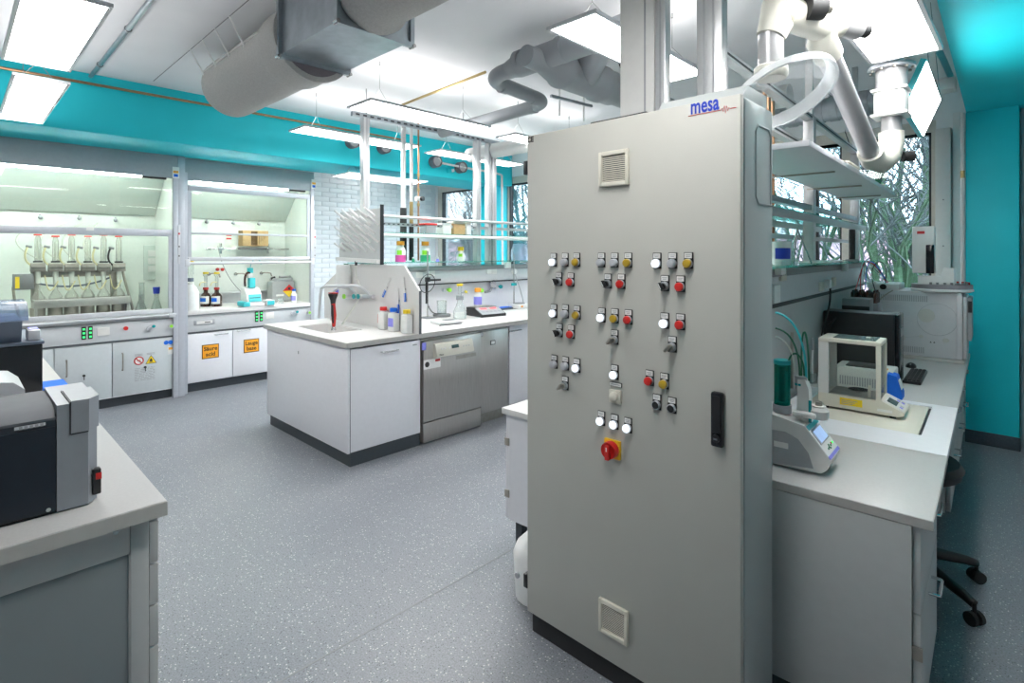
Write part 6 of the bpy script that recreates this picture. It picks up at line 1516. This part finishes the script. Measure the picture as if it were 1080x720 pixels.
# ================================================================== left bench
LX0_, LX1_, LY = -4.42, -1.612, .387
t = thing('lab_bench', 'left lab bench on a grey steel frame carrying the dark analysers', 'bench', (-1.66, -.05, 0))
MB().box(LX0_+1.66, LX1_+1.66, -.60, LY+.05, .86, .90, .003).build('top', 'bench_top', t)
MB().box(LX1_+1.6602, LX1_+1.662, -.6, LY+.05, .862, .897).build('edge_band', 'worktop_edge', t)
MB().box(-.04, .01, .365, .405, 0, .8595, .003).box(-.04, .01, -.59, .364, .775, .8595, .003).build('frame', 'bench_grey', t)
yi = onX(135, 570, -1.66).y+.05
MB().box(-.03, .004, -.59, .3645, .05, .7745, .002).build('end_panel', 'bench_side', t)
MB().box(-.0, .0105, yi, .3645, 0.02, .7745, .002).build('frame_leg', 'bench_grey', t)
c = onX(122, 561, -1.65); MB().cyl((.010, c.y+.05, c.z), (.0135, c.y+.05, c.z), .006, n=10).build('screw', 'steel_tube', t)
for z in (0, .75): MB().box(-2.7, -2.66, -.59, .40, 0, .8595).build('far_leg', 'bench_grey', t) if z == 0 else None
t = thing('drawer_cabinet', 'grey drawer unit seen edge-on below the left bench', 'cabinet', (-1.99, .1, 0))
MB().box(-.28, .27, -.5, .263, .08, .858).build('carcass', 'bench_grey', t); MB().box(-.28, .27, -.5, .2, 0, .08).build('plinth', 'plinth', t)
for a, b in ((.83, .856), (.715, .825), (.605, .71), (.495, .60), (.10, .49)):
    MB().box(-.278, .305, .2635, .284 if a < .8 else .292, a, b, .002).build('drawer', 'bench_grey', t)
t = thing('drawer_cabinet', 'grey cupboard unit further along below the left bench', 'cabinet', (-3.3, .1, 0)); MB().box(-1.0, .95, -.5, .247, .08, .858).build('carcass', 'bench_grey', t); MB().box(-1.0, .95, .2475, .268, .10, .85, .002).build('door', 'bench_grey', t); MB().box(-1.0, .95, -.5, .2, 0, .08).build('plinth', 'plinth', t)

# front analyser
XA1 = -1.722
t = thing('benchtop_analyser', 'dark analyser with a silver corner tower at the near end of the left bench', 'analyser', (XA1, .05, .90))
def AN(px, py): p = onX(px, py, XA1); return Vector((0, p.y-.05, p.z-.90))
ys = AN(60, 500).y; yc_ = AN(93, 500).y; ye = yc_+.022
z1 = AN(56, 437).z; zt_ = AN(70, 424).z
MB().box(-.26, -.002, -.65, ys-.001, .008, z1-.012, .003).build('case', 'dark_navy', t)
MB().box(-.0019, .0, -.65, ys-.002, .012, z1-.03).build('front_panel', 'dark_navy', t)
MB().prism([(-.0, z1-.014), (.0, z1-.008), (-.03, z1+.002), (-.10, z1+.012), (-.26, z1+.012), (-.26, z1-.012)], 'y', -.65, ys-.001).build('top_cover', 'analyser_top', t)
tz = z1+.02
MB().prism([(0, ys), (0, yc_), (-.028, ye), (-.26, ye), (-.26, ys)], 'z', .005, tz-.0).build('corner_tower', 'analyser_silver', t)
d0 = AN(75, 457).z; MB().prism([(.003, AN(75, 440).y), (.003, yc_+.0015), (-.028, ye+.004), (-.15, ye+.004), (-.15, AN(75, 440).y)], 'z', d0, tz+.006).build('tower_lid', 'analyser_silver', t)
MB().box(-.16, .0035, AN(75, 440).y-.003, AN(75, 440).y-.0005, d0-.002, tz+.004).build('lid_gap', 'gasket', t)
MB().box(-.15, .0015, AN(75, 440).y, yc_+.0005, d0-.0035, d0-.0003).build('lid_gap', 'gasket', t)
c0 = AN(15, 452); c1 = AN(48, 446); MB().box(0.0002, .002, c0.y, c1.y, c0.z-.004, c1.z+.002).build('name_plate', 'silver_light', t)
mb = MB()
for k in range(5): mb.box(.0021, .0026, c0.y+.008+k*.0095, c0.y+.014+k*.0095, (c0.z+c1.z)/2-.005, (c0.z+c1.z)/2+.002)
mb.build('plate_print', 'print_grey', t)['kind'] = 'stuff'
c = AN(100, 519); MB().box(-.03, -.006, ye-.012, ye+.006, .02, .085, .003).build('power_switch', 'black', t); MB().box(-.012, -.0055, ye-.006, ye+.0068, .058, .075, .001).build('switch_rocker', 'red', t)
c = AN(51, 543); MB().cyl((0, c.y, .016), (.003, c.y, .016), .005, n=8).build('screw', 'chrome', t)
MB().box(-.25, -.01, -.6, ye-.02, 0, .0079).build('rubber_foot', 'rubber', t)
# silver domed lid behind it
p = onX(26, 420, -2.30); t = thing('centrifuge', 'silver instrument with a rounded lid between the dark analysers', 'instrument', (-2.36, p.y-.20, .90))
z_ = onX(15, 398, -2.30).z-.90
pts = [(-.25, .0), (.2, .0), (.2, z_-.09), (.196, z_-.03), (.17, z_-.005), (.14, z_), (-.25, z_)]
MB().prism(pts, 'x', -.12, .12).build('body', 'silver_light', t); MB().prism([(.08, .01), (.205, .01), (.205, z_-.10), (.08, z_-.10)], 'x', .1202, .126).build('front_plate', 'silver', t); MB().box(.10, .135, .2, .225, z_-.1, z_-.085, .003).build('latch', 'silver', t)
# black tower and the devices on top of it
XB = -3.03; p = onX(45, 359, XB)
t = thing('black_instrument', 'tall black instrument block at the far part of the left bench', 'instrument', (XB, p.y-.2, .90)); zt_ = p.z-.90
MB().box(-.5, .0, -.4, .2, .006, zt_-.014, .004).build('case', 'black_gloss', t); MB().box(-.505, .006, -.4, .206, zt_-.0135, zt_, .003).build('lid', 'slate', t); MB().box(-.48, -.02, -.38, .18, 0, .0058).build('foot', 'rubber', t)
ytp = p.y; ztop_ = p.z
q0 = onX(31, 340, -3.12)
t = thing('tray_sampler', 'blue-grey sampler with a sloped clear cover on the black instrument', 'sampler', (-3.14, q0.y-.13, ztop_+.0005))
za = onX(20, 356, -3.05).z-ztop_; 
MB().prism([(-.3, .0), (.08, .0), (.13, .085), (.13, .09), (-.3, .09)], 'y', -.25, .10).build('body', 'slate', t)
MB().prism([(-.16, .0905), (.125, .0905), (.10, .135), (.06, .16), (-.13, .165)], 'y', -.25, .12).build('clear_cover', 'cover_blue', t)
MB().box(-.1, .05, -.05, .0, .0907, .13, .004).build('sample_tray', 'cream_plastic', t)
q1 = onX(35, 352, -3.06); t = thing('small_box', 'little pale box on the corner of the black instrument', 'box', (-3.10, q1.y, ztop_+.0005)); MB().box(-.06, .045, -.018, .024, 0, .045, .006).build('box', 'silver_light', t); MB().box(-.05, .035, -.012, .018, .0452, .048).build('lid', 'violet', t)
q1 = onZ(57, 406.5, .90); t = thing('blue_folder', 'bright blue folder lying on the left bench', 'folder', (q1.x, q1.y, .90)); MB().box(-.12, .10, -.05, .048, 0, .004).build('cover', 'blue', t); MB().box(-.115, .102, -.048, .046, .0041, .006).build('top_sheet', 'blue', t)
